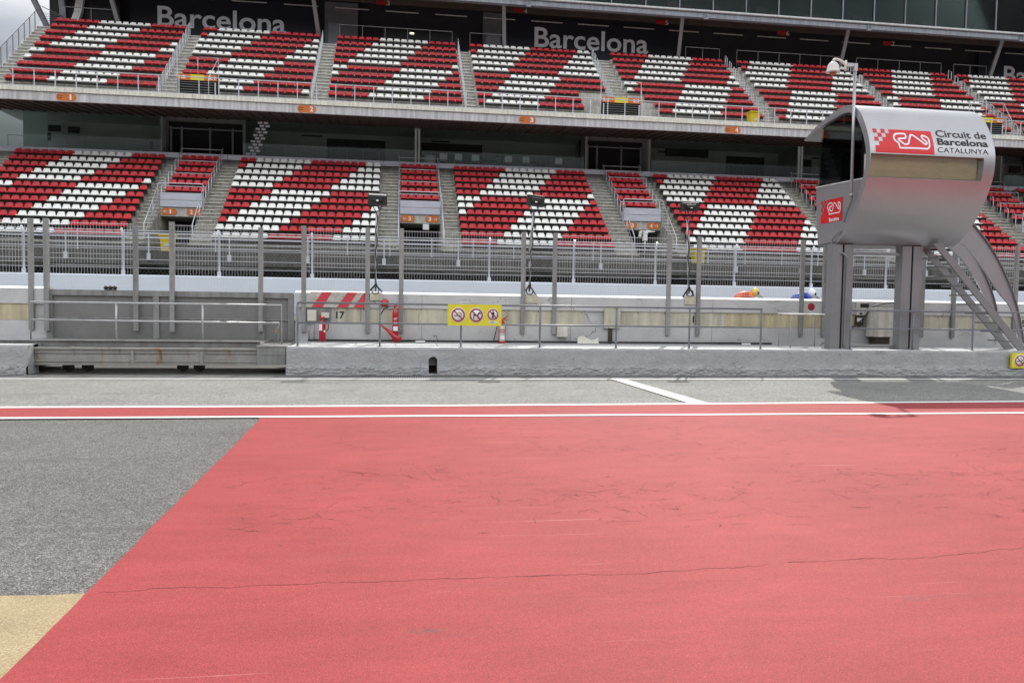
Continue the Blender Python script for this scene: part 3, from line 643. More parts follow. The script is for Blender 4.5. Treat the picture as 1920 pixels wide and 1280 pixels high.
SYY = 17.99; a = at(840, 570, SYY); b = at(940, 611, SYY)
mb = MB(); mb.box(a.x, b.x, SYY, SYY+.012, b.z, a.z); mb.build('board', 'yellow', sg, bevel=.002)
wS = b.x-a.x; hS = a.z-b.z
mb = MB(); cz = b.z+hS*.5
c1, c2, c3 = a.x+wS*.19, a.x+wS*.525, a.x+wS*.838
r_ = hS*.355
ring(mb, c1, cz+.0, SYY-.001, r_); smoke(mb, c1, cz, SYY-.001, r_)
ring(mb, c2, cz, SYY-.001, r_)
blob(mb, c2, cz, SYY-.001, r_, [[(-.32, .10), (.30, .06), (.34, -.16), (-.34, -.10)], [(-.40, -.08), (-.26, -.10), (-.24, -.52), (-.36, -.52)], [(.22, -.14), (.34, -.14), (.34, -.50), (.22, -.50)], [(-.52, .14), (-.34, .10), (-.32, .02), (-.52, .08)], [(.20, .04), (.36, .04), (.50, .30), (.30, .30)], [(.28, .20), (.62, .14), (.60, .28), (.42, .42), (.30, .36)]])
r3 = hS*.29; z3 = cz+hS*.04
ring(mb, c3, z3, SYY-.001, r3)
blob(mb, c3, z3, SYY-.001, r3, [disc(0, .56, .12), [(-.24, .38), (.24, .38), (.28, -.05), (.16, -.08), (.14, .1), (.14, -.12), (-.14, -.12), (-.14, .1), (-.16, -.08), (-.28, -.05)], [(-.13, -.14), (-.02, -.14), (-.02, -.64), (-.13, -.64)], [(.02, -.14), (.13, -.14), (.13, -.64), (.02, -.64)]])
zz = b.z+hS*.115
mb.add([(c3-.10, SYY-.003, zz), (c3+.10, SYY-.003, zz), (c3+.10, SYY-.003, zz+.05), (c3-.10, SYY-.003, zz+.05)], [(0, 1, 2, 3)], 1)
text_on(mb, 'UNDER 16', c3-.085, c3+.085, zz+.012, zz+.038, face_y(SYY-.006), 3, .02)
mb.build('symbols', ['yellow', 'white', 'sred', 'ink'], sg)
sg2 = thing('no_smoking_sign', (15.6, 17.7, .2), 'small yellow no smoking sign fixed low on the kerb at the right edge', 'sign')
a = at(1898, 663, 17.73); b = at(1930, 690, 17.73)
mb = MB(); mb.box(a.x, a.x+.44, 17.73, 17.79, b.z, b.z+.38); mb.build('board', 'yellow', sg2, bevel=.002)
mb = MB(); ring(mb, a.x+.22, b.z+.19, 17.729, .155); smoke(mb, a.x+.22, b.z+.19, 17.729, .155); mb.build('symbols', ['yellow', 'white', 'sred', 'ink'], sg2)

# ================================================================ FIRE EXTINGUISHERS AND BOXES
EY = WY-.22
c = at(604, 642, EY-.05); x = c.x; e1 = thing('fire_extinguisher', (x, EY, KZ), 'small dark red fire extinguisher with a black hose, below the two cream boxes', 'fire extinguisher', 'fire extinguishers')
mb = MB(); mb.lathe((x, EY, KZ+.012), [(.07, 0), (.082, .01), (.082, .42), (.07, .47), (.03, .50), (.03, .53), (0, .53)], 18); mb.build('cylinder', 'ext', e1)
mb = MB(); mb.bar((x-.02, EY, KZ+.53), (x-.06, EY-.02, KZ+.66), .03, .04); mb.bar((x-.02, EY, KZ+.55), (x+.05, EY, KZ+.63), .025, .03); mb.build('lever', 'ext', e1)
mb = MB(); mb.tube(smooth_loop([(x+.03, EY, KZ+.53), (x+.12, EY-.02, KZ+.48), (x+.15, EY-.03, KZ+.36), (x+.11, EY-.04, KZ+.27), (x+.07, EY-.08, KZ+.30)], 4, False), .012, 6); mb.build('hose', 'cable', e1)
mb = MB(); mb.box(x-.07, x+.0, EY-.088, EY-.078, KZ+.28, KZ+.44); mb.box(x+.04, x+.08, EY-.09, EY-.07, KZ+.24, KZ+.29); mb.build('paper_label', 'white', e1)
c = at(741, 643, EY); x = c.x; EY2 = EY-.05
e2 = thing('fire_extinguisher', (x, EY2, KZ), 'tall red fire extinguisher with a long red horn and arched black hose', 'fire extinguisher', 'fire extinguishers')
mb = MB(); mb.lathe((x, EY2, KZ+.012), [(.06, 0), (.078, .01), (.078, .72), (.06, .79), (.028, .85), (.026, .92), (0, .92)], 20); mb.build('cylinder', 'ext', e2)
mb = MB(); mb.tube([(x-.36, EY2-.05, KZ+.43), (x-.22, EY2-.06, KZ+.33), (x+.02, EY2-.09, KZ+.12), (x+.13, EY2-.09, KZ+.06)], [.022, .035, .07, .085], 12); mb.build('horn', 'ext', e2)
mb = MB(); mb.tube(smooth_loop([(x-.02, EY2-.02, KZ+.90), (x-.16, EY2-.03, KZ+.90), (x-.30, EY2-.04, KZ+.80), (x-.39, EY2-.05, KZ+.60), (x-.37, EY2-.05, KZ+.43)], 5, False), .014, 8); mb.build('hose', 'cable', e2)
mb = MB(); mb.bar((x-.02, EY2, KZ+.92), (x+.12, EY2-.02, KZ+1.0), .03, .02); mb.bar((x, EY2, KZ+.93), (x+.14, EY2-.02, KZ+.88), .03, .02); mb.cyl((x-.01, EY2, KZ+.86), (x-.01, EY2, KZ+.95), .03, 8); mb.build('lever', 'ext', e2)
mb = MB(); mb.box(x-.055, x+.06, EY2-.090, EY2-.070, KZ+.29, KZ+.40); mb.box(x-.04, x+.045, EY2-.086, EY2-.070, KZ+.60, KZ+.612); mb.box(x-.045, x+.03, EY2-.086, EY2-.070, KZ+.57, KZ+.58); mb.box(x-.03, x+.04, EY2-.086, EY2-.070, KZ+.49, KZ+.505); mb.build('paper_label', 'white', e2)
c = at(941, 644, EY); x = c.x
e3 = thing('fire_extinguisher', (x, EY, KZ), 'grey banded fire extinguisher in a red stand, half behind the yellow sign', 'fire extinguisher', 'fire extinguishers')
mb = MB(); mb.lathe((x, EY, KZ+.03), [(.065, 0), (.073, .01), (.073, .46), (.05, .53), (.025, .56), (0, .56)], 18); mb.build('cylinder', 'boxg', e3)
mb = MB(); mb.box(x-.09, x+.09, EY-.09, EY+.09, KZ, KZ+.04)
for s in (-.086, .086): mb.box(x+s-.006, x+s+.006, EY-.01, EY+.01, KZ+.04, KZ+.44)
for z in (.28, .34): mb.lathe((x, EY, KZ+z), [(.076, 0), (.084, 0), (.084, .014), (.076, .014)], 18)
mb.lathe((x, EY, KZ+.49), [(.074, 0), (.05, .07), (.025, .1), (0, .1)], 18); mb.build('stand', 'ext', e3)
mb = MB(); mb.bar((x, EY, KZ+.60), (x+.14, EY, KZ+.70), .025, .018); mb.bar((x, EY, KZ+.62), (x+.13, EY, KZ+.58), .025, .018); mb.bar((x, EY, KZ+.6), (x+.12, EY, KZ+.64), .02, .015); mb.build('lever', 'ext', e3)
mb = MB(); mb.tube([(x-.12, EY-.03, KZ+.5), (x-.16, EY-.03, KZ+.3), (x-.22, EY-.03, KZ+.05)], .012, 6); mb.build('hose', 'cable', e3)
mb = MB(); mb.box(x-.055, x+.06, EY-.083, EY-.06, KZ+.08, KZ+.19); mb.build('paper_label', 'white', e3)
def wbox(name, px0, py0, px1, py1, d, m, label, cat, bev=.012, y=WY):
    a = at(px0, py0, y-d); b = at(px1, py1, y-d); mb = MB(); mb.box(a.x, b.x, y-d, y-.002, b.z, a.z); return tag(mb.build(name, m, None, bevel=bev), label, cat)
q = wbox('electrical_box', 576, 581, 593, 602, .12, 'boxw', 'tall cream electrical box above the small extinguisher, under the striped slab', 'electrical box')
mb = MB(); a = at(581, 610, WY-.02)
for d in (0, .12): mb.cyl((a.x+d-.02, WY-.03, KZ), (a.x+d-.02, WY-.03, 1.10), .014, 8)
mb.build('conduit', 'galv', q)
wbox('electrical_box', 602, 586, 617, 596, .10, 'boxw', 'small cream electrical box just left of the painted number 17', 'electrical box')
q = wbox('electrical_box', 1045, 612, 1065, 632, .14, 'boxg', 'square beige grey box low on the pit wall between two handrail posts', 'electrical box')
# backing plate behind the boxes
mb = MB(); a = at(573, 579, WY); mb.box(a.x, a.x+.62, WY-.012, WY-.001, 1.10, 1.47); mb.build('backing_plate', 'gate', pw)
# broken white casing
a = at(1083, 645, WY-.45); b = at(1122, 628, WY-.45); mb = MB(); y0 = WY-.5
n = 14; vs = []
for i in range(n+1):
    t = i/n; x = a.x+(b.x-a.x)*t; h = .06+.05*math.sin(t*7)+.02*random.random()
    if t > .8: h *= .8
    vs += [(x, y0, KZ+.01), (x+.01, y0+.02, KZ+.05), (x, y0+.06, KZ+.07), (x+.02, y0+.10, KZ+.08+h), (x+.02, y0+.13, KZ+.08+h), (x, y0+.11, KZ+.01)]
fs = [(i*6+k, (i+1)*6+k, (i+1)*6+(k+1) % 6, i*6+(k+1) % 6) for i in range(n) for k in range(6)]+[tuple(range(6)), tuple(n*6+k for k in range(5, -1, -1))]
mb.add(vs, fs); tag(mb.build('broken_casing', 'boxw', fix=True), 'broken white plastic casing lying on the platform near the rusty pipe', 'casing')
def plug(px, py, label):
    p = at(px, py, WY-.4); mb = MB(); mb.box(p.x-.12, p.x+.12, WY-.46, WY-.38, KZ+.006, KZ+.05); o = tag(mb.build('cable_plug', 'white', bevel=.012), label, 'plug')
    mb = MB(); mb.tube(smooth_loop([(p.x-.12, WY-.42, KZ+.03), (p.x-.3, WY-.3, KZ+.06), (p.x-.5, WY-.2, KZ+.02), (p.x-.9, WY-.12, KZ+.02)], 4, False), .012, 6); mb.build('cable', 'cable', o)
plug(788, 642, 'white cable plug on the platform right of the tall red extinguisher')
plug(1398, 643, 'white cable plug on the platform left of the white table')
# added black tube stands for the dark gap at the wall foot
mb = MB(); mb.tube([(x, WY-.10+.03*math.sin(x*3), KZ+.03) for x in [-2.2+i*.3 for i in range(42)]], .028, 6)
tag(mb.build('wall_foot_gap', 'cable'), 'black tube added for the dark gap along the foot of the pit wall', 'cable')
# red dome lamp
a = at(722, 565, WY-.05); mb = MB(); mb.lathe((a.x, WY-.03, a.z-.03), [(.095, 0), (.095, .05), (.07, .10), (.0, .12)], 18, 0, 'y'); mb.box(a.x-.13, a.x+.08, WY-.08, WY-.031, a.z-.13, a.z-.06)
tag(mb.build('red_wall_lamp', 'ext'), 'round red lamp cover on the pit wall beside the first floodlight pole', 'lamp')

# ================================================================ FLOODLIGHTS
def flood(pb, pt, h0, h1, tilt, lab, strip_=False, plate=(0, 0, 0, 0)):
    Y = WY+.05; b = at(*pb, Y); t = at(*pt, Y); a = at(*h0, Y); c = at(*h1, Y)
    root = thing('floodlight', (b.x, Y, 1.89), lab, 'floodlight', 'floodlights on poles above the pit wall')
    mb = MB(); mb.tube([(b.x, Y, b.z), ((b.x+t.x)/2-.01, Y, (b.z+t.z)/2), (t.x, Y, t.z)], .024, 8); mb.tube([(b.x-.05*0, Y, (b.z*.5+t.z*.5)), (t.x, Y, t.z)], .034, 8); mb.build('pole', 'galv', root)
    mb = MB(); pts = [(b.x+(t.x-b.x)*k/12+.03*math.sin(k*1.9), Y-.04, b.z+(t.z-b.z)*k/12) for k in range(13)]; mb.tube(pts, .013, 6)
    mb.tube([(b.x+.09*math.cos(k*.5), Y-.05-.002*k, b.z+.02+.09*math.sin(k*.5)) for k in range(38)], .013, 6); mb.build('cable', 'cable', root)
    mb = MB()
    for s in (-1, 1): mb.bar((b.x, Y-.02, b.z+.18), (b.x+s*.17, Y-.02, 1.885), .03, .03)
    mb.build('foot', 'black', root)
    cx, cz = (a.x+c.x)/2, (a.z+c.z)/2; w_, h_ = abs(c.x-a.x)/2, abs(a.z-c.z)/2
    ca, sa = math.cos(tilt), math.sin(tilt)
    def Rp(x, z): return (cx+x*ca-z*sa, cz+x*sa+z*ca)
    mb = MB(); P4 = [Rp(-w_, -h_), Rp(w_, -h_), Rp(w_, h_), Rp(-w_, h_)]
    mb.prism([(p[0], Y-.16, p[1]) for p in P4], (0, .16, 0)); P5 = [Rp(-w_*.55, -h_*.4), Rp(w_*.55, -h_*.4), Rp(w_*.55, h_*.5), Rp(-w_*.55, h_*.5)]
    mb.prism([(p[0], Y-.22, p[1]) for p in P5], (0, .06, 0)); mb.build('lamp_housing', 'black', root, bevel=.012)
    mb = MB(); P6 = [Rp(-w_*.12, -h_*.45), Rp(w_*.12, -h_*.45), Rp(w_*.12, -h_*.2), Rp(-w_*.12, -h_*.2)]; mb.prism([(p[0], Y-.226, p[1]) for p in P6], (0, .005, 0))
    if strip_:
        P7 = [Rp(-w_*.92, h_*.62), Rp(w_*.9, h_*.62), Rp(w_*.9, h_*.88), Rp(-w_*.92, h_*.88)]; mb.prism([(p[0], Y-.166, p[1]) for p in P7], (0, .005, 0))
    mb.build('marking_plate', 'white', root)
    mb = MB(); mb.tube(smooth_loop([(*[Rp(-w_*.5, -h_)[0]], Y-.05, Rp(-w_*.5, -h_)[1]), (t.x-.05, Y-.06, cz-h_-.12), (t.x, Y-.02, t.z), (t.x+.06, Y-.06, cz-h_-.12), (Rp(w_*.5, -h_)[0], Y-.05, Rp(w_*.5, -h_)[1])], 4, False), .012, 6); mb.build('bracket', 'black', root)
    if plate:
        p0 = at(plate[0], plate[1], WY-.06); p1 = at(plate[2], plate[3], WY-.06); mb = MB(); mb.box(p0.x, p1.x, WY-.075, WY-.032, p1.z, p0.z)
        for s in (.2, .8): mb.lathe((p0.x+(p1.x-p0.x)*s, WY-.075, p1.z+.06), [(0, .015), (.015, .01), (.015, 0)], 6, 1, 'y')
        mb.box(p0.x+.02, p1.x-.02, WY-.06, WY+.25, p0.z, p0.z+.02)
        mb.build('mounting_plate', ['cream', 'galv'], root)
flood((704, 546), (707, 396), (690, 363), (726, 386), -.03, 'floodlight on the first pole from the left, dark box with a pale top strip', True, (692, 550, 717, 563))
flood((992, 547), (1001, 398), (987, 367), (1019, 388), -.10, 'floodlight on the leaning middle pole above the yellow sign, plain black box', False, (984, 553, 1008, 568))
flood((1291, 551), (1289, 412), (1275, 381), (1307, 397), .04, 'floodlight on the third pole, black box between exit 3 and 4 and the tower', False, (1284, 556, 1304, 571))

# ================================================================ TABLE
tb = thing('table', (10.4, 19.2, KZ), 'white topped table with thin metal legs on the platform left of the tower', 'table')
x0, x1 = 9.93, 11.0; y0, y1 = 18.75, 19.45
mb = MB(); mb.box(x0, x1, y0, y1, 1.475, 1.50); mb.build('tabletop', 'wall_top', tb, bevel=.006)
for (xx, yy) in ((x0+.03, y0+.04), (x1-.03, y0+.04), (x0+.03, y1-.04), (x1-.03, y1-.04)):
    mb = MB(); s = 1 if xx < 10.4 else -1; mb.tube([(xx, yy, KZ), (xx, yy, 1.40), (xx+s*.02, yy, 1.45), (xx+s*.08, yy, 1.465)], .014, 8); mb.build('leg', 'galv', tb)

# ================================================================ CABINETS BY THE TOWER
ct = thing('control_unit', (at(1619, 590, WY).x, WY, 1.1), 'dirty beige wall mounted control box with dark display and loose cables', 'control box')
a = at(1609, 567, WY-.14); b = at(1629, 590, WY-.14)
mb = MB(); mb.box(a.x, b.x, WY-.14, WY-.035, b.z-.02, a.z); mb.build('casing', 'boxg', ct, bevel=.01)
mb = MB(); mb.box(a.x+.07, b.x-.01, WY-.146, WY-.138, a.z-.14, a.z-.03); mb.lathe((a.x+.09, WY-.14, b.z+.03), [(0, .02), (.03, .015), (.03, 0)], 10, 0, 'y'); mb.lathe((b.x-.05, WY-.14, b.z+.03), [(0, .02), (.03, .015), (.03, 0)], 10, 0, 'y'); mb.build('display', 'black', ct)
a2 = at(1607, 596, WY-.14); mb = MB(); mb.box(a2.x, a2.x+.20, WY-.14, WY-.03, a2.z-.22, a2.z+.06); mb.build('lower_casing', 'rust_shade_dk', ct)
mb = MB(); mb.box(a2.x, a2.x+.14, WY-.16, WY-.14, a2.z-.10, a2.z); mb.build('socket_cover', 'white', ct, bevel=.005)
a3 = at(1626, 592, WY-.08); mb = MB(); mb.box(a3.x, a3.x+.16, WY-.08, WY+.04, a3.z-.25, a3.z+.03); mb.box(a3.x+.04, a3.x+.08, WY-.085, WY-.08, a3.z-.2, a3.z-.1, 1); mb.build('meter', ['boxw', 'black'], ct)
pts = [at(1583, 615, WY-.2), at(1600, 612, WY-.22), at(1615, 600, WY-.25), at(1628, 585, WY-.25), at(1642, 573, WY-.25), at(1668, 568, WY-.25), at(1682, 571, WY-.2), at(1684, 600, WY-.1)]
mb = MB(); mb.tube(smooth_loop([tuple(p) for p in pts], 5, False), .018, 8); mb.tube(smooth_loop([tuple(p) for p in (at(1614, 607, WY-.2), at(1608, 615, WY-.2), at(1595, 614, WY-.2), at(1584, 617, WY-.15))], 4, False), .014, 8); mb.build('cable', 'cable', ct)
a = at(1642, 577, WY-.5); b = at(1682, 632, WY-.5)
cb = thing('electrical_cabinet', ((a.x+b.x)/2, WY-.25, KZ), 'large grey beige electrical cabinet on a dark stand, between the tower columns', 'cabinet')
mb = MB(); mb.box(a.x, b.x, WY-.48, WY-.06, b.z, a.z); mb.build('casing', 'boxg', cb, bevel=.012)
mb = MB(); mb.box(a.x+.01, b.x-.01, WY-.487, WY-.48, b.z+.14, a.z-.03); mb.build('door', 'boxg', cb, bevel=.003)
mb = MB(); mb.box(a.x+.1, b.x-.15, WY-.4, WY-.1, KZ, b.z); mb.build('stand', 'rust_shade_dk', cb)

# ================================================================ COMMENTARY TOWER
XL, XR = 10.8, 14.02
tw = thing('commentary_tower', (12.4, 18.5, KZ), 'silver curved commentary pod on columns with circuit logo, beside the staircase', 'tower')
raw = [(19.98, 6.15), (19.40, 6.37), (18.77, 6.52), (18.29, 6.59), (17.82, 6.55), (17.45, 6.33), (17.18, 5.94), (17.0, 5.53), (16.95, 5.18), (17.0, 4.80), (17.18, 4.36), (17.45, 3.92), (17.84, 3.51), (18.26, 3.25)]
PR = [Vector(p) for p in smooth_loop(raw, 5, False)]
def front_y(z):                                            # y of the front of the shell at a height
    best = None
    for p, q in zip(PR[20:], PR[21:]):
        if min(p.y, q.y) <= z <= max(p.y, q.y):
            t = (z-p.y)/(q.y-p.y+1e-9); return p.x+(q.x-p.x)*t
    return 17.0
def nrm(i):
    d = PR[min(i+1, len(PR)-1)]-PR[max(i-1, 0)]; d.normalize(); return Vector((-d.y, d.x))
def shellpt(px, py):
    Y = 17.1
    for _ in range(12): p = at(px, py, Y); Y = front_y(p.z)
    return at(px, py, Y)
IN = []
for i, p in enumerate(PR):
    th = .04+.13*min(1, i/12) if i < 12 else (.17 if i < len(PR)-8 else .17-.10*(i-(len(PR)-8))/8)
    n_ = nrm(i); IN.append(p + (n_ if n_.dot(Vector((18.4, 4.9))-p) > 0 else -n_)*th)
wa = shellpt(1633, 293); wb = shellpt(1815, 349); WX0, WX1, WZ1, WZ0 = wa.x, 13.72, 5.24, 4.70
xs = [XL, WX0, WX1, XR]; n = len(PR)
mb = MB(); vs = [(x, p.x, p.y) for x in xs for p in PR]+[(x, p.x, p.y) for x in xs for p in IN]; o2 = 4*n; fs = []
def inwin(i, j): return j == 1 and i > 20 and WZ0 < (PR[i].y+PR[i+1].y)/2 < WZ1
for j in range(3):
    for i in range(n-1):
        if inwin(i, j): continue
        fs.append((j*n+i, (j+1)*n+i, (j+1)*n+i+1, j*n+i+1)); fs.append((o2+j*n+i, o2+j*n+i+1, o2+(j+1)*n+i+1, o2+(j+1)*n+i))
for i in range(n-1):
    fs.append((i, i+1, o2+i+1, o2+i)); fs.append((3*n+i, o2+3*n+i, o2+3*n+i+1, 3*n+i+1))
    if inwin(i, 1): fs.append((n+i, n+i+1, o2+n+i+1, o2+n+i)); fs.append((2*n+i, o2+2*n+i, o2+2*n+i+1, 2*n+i+1))
    if inwin(i, 1) != (inwin(i+1, 1) if i+2 < n else False): k = i+1; fs.append((n+k, 2*n+k, o2+2*n+k, o2+n+k))
for i in (0, n-1):
    for j in range(3): fs.append((j*n+i, (j+1)*n+i, o2+(j+1)*n+i, o2+j*n+i))
mb.add(vs, fs, 0, True)
sh = mb.build('shell', 'silver', tw, fix=True)
es = sh.modifiers.new('edges', 'EDGE_SPLIT'); es.split_angle = math.radians(35)
# window rows of the shell
wi = [i for i in range(n-1) if inwin(i, 1)]; zt, zb = PR[wi[0]].y, PR[wi[-1]+1].y
mb = MB(); yy = max(front_y(zt), front_y(zb), front_y((zt+zb)/2))+.05
mb.box(WX0+.005, WX1-.005, yy, yy+.01, zb+.005, zt-.005); mb.build('front_window', 'glass_win', tw)
mb = MB(); mb.box(WX0+.0, WX1+.0, yy+.10, yy+.12, zb-.02, zt+.02); mb.box(WX0+.30, WX0+.31, yy+.095, yy+.10, zb-.02, zt+.02); mb.build('blind', 'blind', tw); mb = MB(); mb.box(WX0+.0, WX1+.0, yy+.122, yy+.14, zb-.02, zt+.02); mb.build('added_blind_back', 'silver_dk', tw)  # board added behind the blind to hide its sunlit back
# side panels, floor, glazing
for k, X0 in enumerate((XL+.06, XR-.10)):
    mb = MB(); poly = [(19.22, 3.30), (19.40, 4.78), (17.22, 4.70), (17.34, 4.42), (17.62, 3.97), (17.98, 3.56), (18.32, 3.32)]
    mb.prism([(X0, y, z) for y, z in poly], (.04, 0, 0)); o = mb.build('side_panel', 'silver', tw, fix=True)
    mb = MB(); gp = [(19.36, 4.79), (19.22, 6.28)] + [(p.x, p.y) for p in IN[8:46] if p.y > 4.75 and p.x < 19.2]
    gp = [g for g in gp if g[1] > 4.72]; gp.append((17.20, 4.74))
    mb.prism([(X0+.015, y, z) for y, z in gp], (.01, 0, 0)); mb.build('side_window', 'glass_pod', tw, fix=True)
    mb = MB(); mb.bar((X0+.02, 17.22, 4.72), (X0+.02, 19.40, 4.80), .07, .03); mb.build('sill', 'beam_lt', tw)
mb = MB(); mb.box(XL+.1, XR-.12, 18.28, 19.25, 3.24, 3.30); mb.box(XL+.12, XR-.14, 18.12, 19.2, 3.42, 3.46); mb.build('floor', 'silver_dk', tw)
mb = MB(); mb.box(XL+.1, XR-.1, 19.22, 19.26, 3.3, 4.5); mb.build('back_panel', 'silver', tw)
mb = MB(); mb.box(XL+.5, XR-.7, 18.1, 18.8, 4.1, 4.15); mb.box(XL+.8, XL+1.3, 18.5, 18.9, 4.15, 4.5); mb.build('desk', 'black', tw)
# logo (flat drawing wrapped on the shell)
def logo(mb, fn, u0, u1, v0, v1, mr, mw, cw=.029, nzs=10, small=False):
    def g(u, v, e): return fn(u0+(u1-u0)*u, v1-(v1-v0)*v, e)
    cu, cv = .068, .178 if not small else .155
    def rect(a, b, c, d):
        N = max(1, int((d-c)*nzs*2)); vs = []
        for k in range(N+1): v = c+(d-c)*k/N; vs += [g(a, v, .004), g(b, v, .004)]
        mb.add(vs, [(2*k, 2*k+2, 2*k+3, 2*k+1) for k in range(N)], mr)
    st = [(0, 0), (0, 2), (1, 1), (2, 0)]
    for r, c in st: rect(c*cu, (c+1)*cu, r*cv, (r+1)*cv)
    for r, c0 in ((0, 4), (1, 3), (2, 2), (3, 1)): rect(c0*cu, 1, r*cv, (r+1)*cv)
    rect(0, 1, 4*cv, 1)
    P = [(560, 520), (700, 530), (860, 541), (1000, 556), (1040, 545), (1062, 510), (1066, 440), (1062, 395), (1035, 365), (985, 340), (955, 345), (955, 378), (990, 415), (1022, 450), (1008, 482), (975, 472), (890, 398), (805, 328), (770, 318), (747, 342), (722, 400), (703, 448), (680, 466), (630, 465), (580, 425), (538, 388), (548, 370), (640, 370), (672, 352), (672, 312), (640, 293), (520, 290), (480, 308), (460, 350), (472, 392), (528, 445), (538, 498)]
    uv = [((x-125)/1015, (y-(185+.084*(x-135)))/385) for x, y in P]
    if small: uv = [(u, v*.80+.02) for u, v in uv]
    asp = abs((u1-u0)/(v1-v0)); pts = smooth_loop([(u*asp, v) for u, v in uv], 3)
    L_, R_ = ribbon(pts, cw*asp*.95); k = len(L_)
    mb.add([g(p.x/asp, p.y, .009) for p in L_+R_], [(i, (i+1) % k, k+(i+1) % k, k+i) for i in range(k)], mw)
    if small: text_on(mb, 'Barcelona', .42, .88, -.97, -.80, lambda u, v: g(u, -v, .009), mw, .03)
la = shellpt(1635, 241); lb = shellpt(1751, 297)
mb = MB(); logo(mb, lambda u, v, e: (u, front_y(v)-e, v), la.x, shellpt(1751, 275).x, shellpt(1634, 285).z, la.z, 0, 1); mb.build('circuit_logo', ['lred', 'letter'], tw)
ta = shellpt(1757, 262)
fnm = lambda u, v: (u, front_y(v)-.006, v)
tx0, tx1 = ta.x, 13.86
for wd, a0, a1, z0_, z1_, of in (('Circuit de', tx0, tx1, 5.72, 5.90, .014), ('Barcelona', tx0-.01, tx1, 5.52, 5.69, .028), ('CATALUNYA', tx0-.03, tx1-.02, 5.34, 5.46, 0)):
    mb = MB(); text_on(mb, wd, a0, a1, z0_, z1_, fnm, 0, of); mb.build('lettering', 'ink', tw)
s0 = atx(1535, 430, XL+.05); s1 = atx(1585, 368, XL+.05)
mb = MB(); logo(mb, lambda u, v, e: (XL+.055-e, 19.10-u, v), 0, .98, 3.82, 4.40, 0, 1, small=True); mb.build('side_logo', ['lred', 'white'], tw)
# columns
def chan(x0, name='column'):
    mb = MB(); y = 18.22
    mb.box(x0, x0+.05, y, y+.28, KZ, 3.24); mb.box(x0+.05, x0+.25, y, y+.03, KZ, 3.24); mb.box(x0+.30, x0+.50, y, y+.03, KZ, 3.24); mb.box(x0+.50, x0+.55, y, y+.28, KZ, 3.24); mb.box(x0+.05, x0+.50, y+.25, y+.28, KZ, 3.24)
    mb.box(x0-.05, x0+.60, y-.04, y+.34, KZ, KZ+.02)
    mb.build(name, 'silver_dk', tw, bevel=.004)
chan(10.72); chan(12.6)
mb = MB(); mb.box(11.27, 12.6, 18.3, 18.38, 3.0, 3.07); mb.build('cross_beam', 'silver_dk', tw); mb = MB(); mb.box(11.27, 12.6, 18.42, 18.50, KZ+.02, KZ+.11); mb.build('foot_beam', 'silver_dk', tw)
mb = MB(); mb.tube(smooth_loop([(XL-.02, 17.60, 4.38), (XL-.03, 17.62, 4.2), (XL-.03, 17.80, 3.95), (XL-.03, 17.9, 3.75)], 5, False), .03, 8)
mb.tube(smooth_loop([(XL-.01, 18.0, 3.55), (XL-.05, 18.35, 3.36), (XL+.0, 18.32, 3.12), (XL+.22, 18.14, 2.95), (XL+.28, 18.18, 2.6), (XL+.28, 18.19, 1.6), (XL+.28, 18.19, .7)], 6, False), .026, 8)
mb.build('conduit', 'silver_dk', tw)
# staircase
na, nb_ = at(1754, 464, 18.0), at(1921, 656, 18.0); fa, fb = at(1726, 466, 18.85), at(1895, 650, 18.85)
for a, b, in ((na, nb_), (fa, fb)):
    mb = MB(); mb.bar(a+Vector((0, 0, .06)), b, .05, .17, up=(0, 1, 0)) if False else mb.prism([(a.x-.06, a.y, a.z+.1), (a.x+.16, a.y, a.z+.1), (b.x+.1, b.y, KZ), (b.x-.16, b.y, KZ)], (0, .05, 0)); mb.build('stringer', 'silver_dk', tw, fix=True)
for k in range(1, 11):
    t = k/11.; p = na.lerp(nb_, t); z = 3.2+(KZ-3.2)*t; mb = MB(); mb.box(p.x-.12, p.x+.15, 18.05, 18.85, z-.015, z+.02); mb.build('tread', 'silver_dk', tw)
mb = MB(); mb.cyl((fa.x+.12, 19.0, KZ), (fa.x+.12, 19.0, 3.1), .05, 10); mb.build('stair_post', 'silver_dk', tw)
def fin(outer, inner, Y):
    A = smooth_loop([(at(x, y, Y).x, at(x, y, Y).z) for x, y in outer], 5, False); B = smooth_loop([(at(x, y, Y).x, at(x, y, Y).z) for x, y in inner], 5, False)
    N = 30; ra = lambda L_, t: L_[min(len(L_)-1, int(t*(len(L_)-1)))]
    mb = MB(); vs = []
    for k in range(N+1):
        a, b = ra(A, k/N), ra(B, k/N); vs += [(a.x, Y, a.y), (b.x, Y, b.y), (b.x, Y+.05, b.y), (a.x, Y+.05, a.y)]
    fs = [(4*k+j, 4*k+4+j, 4*k+4+(j+1) % 4, 4*k+(j+1) % 4) for k in range(N) for j in range(4)]+[(0, 1, 2, 3), (4*N+3, 4*N+2, 4*N+1, 4*N)]
    mb.add(vs, fs); mb.build('curved_fin', 'silver', tw, fix=True)
    mb = MB(); vs = []
    for k in range(N+1):
        a = ra(A, k/N); b = ra(B, k/N); d = (a-b).normalized()*.02
        for yy, q in ((Y-.05, a), (Y+.1, a), (Y+.1, a+d), (Y-.05, a+d)): vs.append((q.x+.001, yy, q.y+.001))
    mb.add(vs, fs); mb.build('fin_flange', 'silver_dk', tw, fix=True)
fin([(1803, 402), (1826, 424), (1855, 462), (1874, 495), (1890, 530), (1901, 560), (1909, 590), (1919, 644)], [(1776, 462), (1800, 455), (1823, 473), (1850, 514), (1871, 546), (1893, 573), (1903, 600), (1913, 638)], 18.7)
fin([(1770, 432), (1812, 460), (1833, 489), (1850, 525), (1860, 552), (1867, 579), (1872, 610), (1877, 632)], [(1764, 462), (1776, 462), (1806, 489), (1825, 517), (1839, 541), (1849, 565), (1860, 590), (1873, 632)], 19.75)

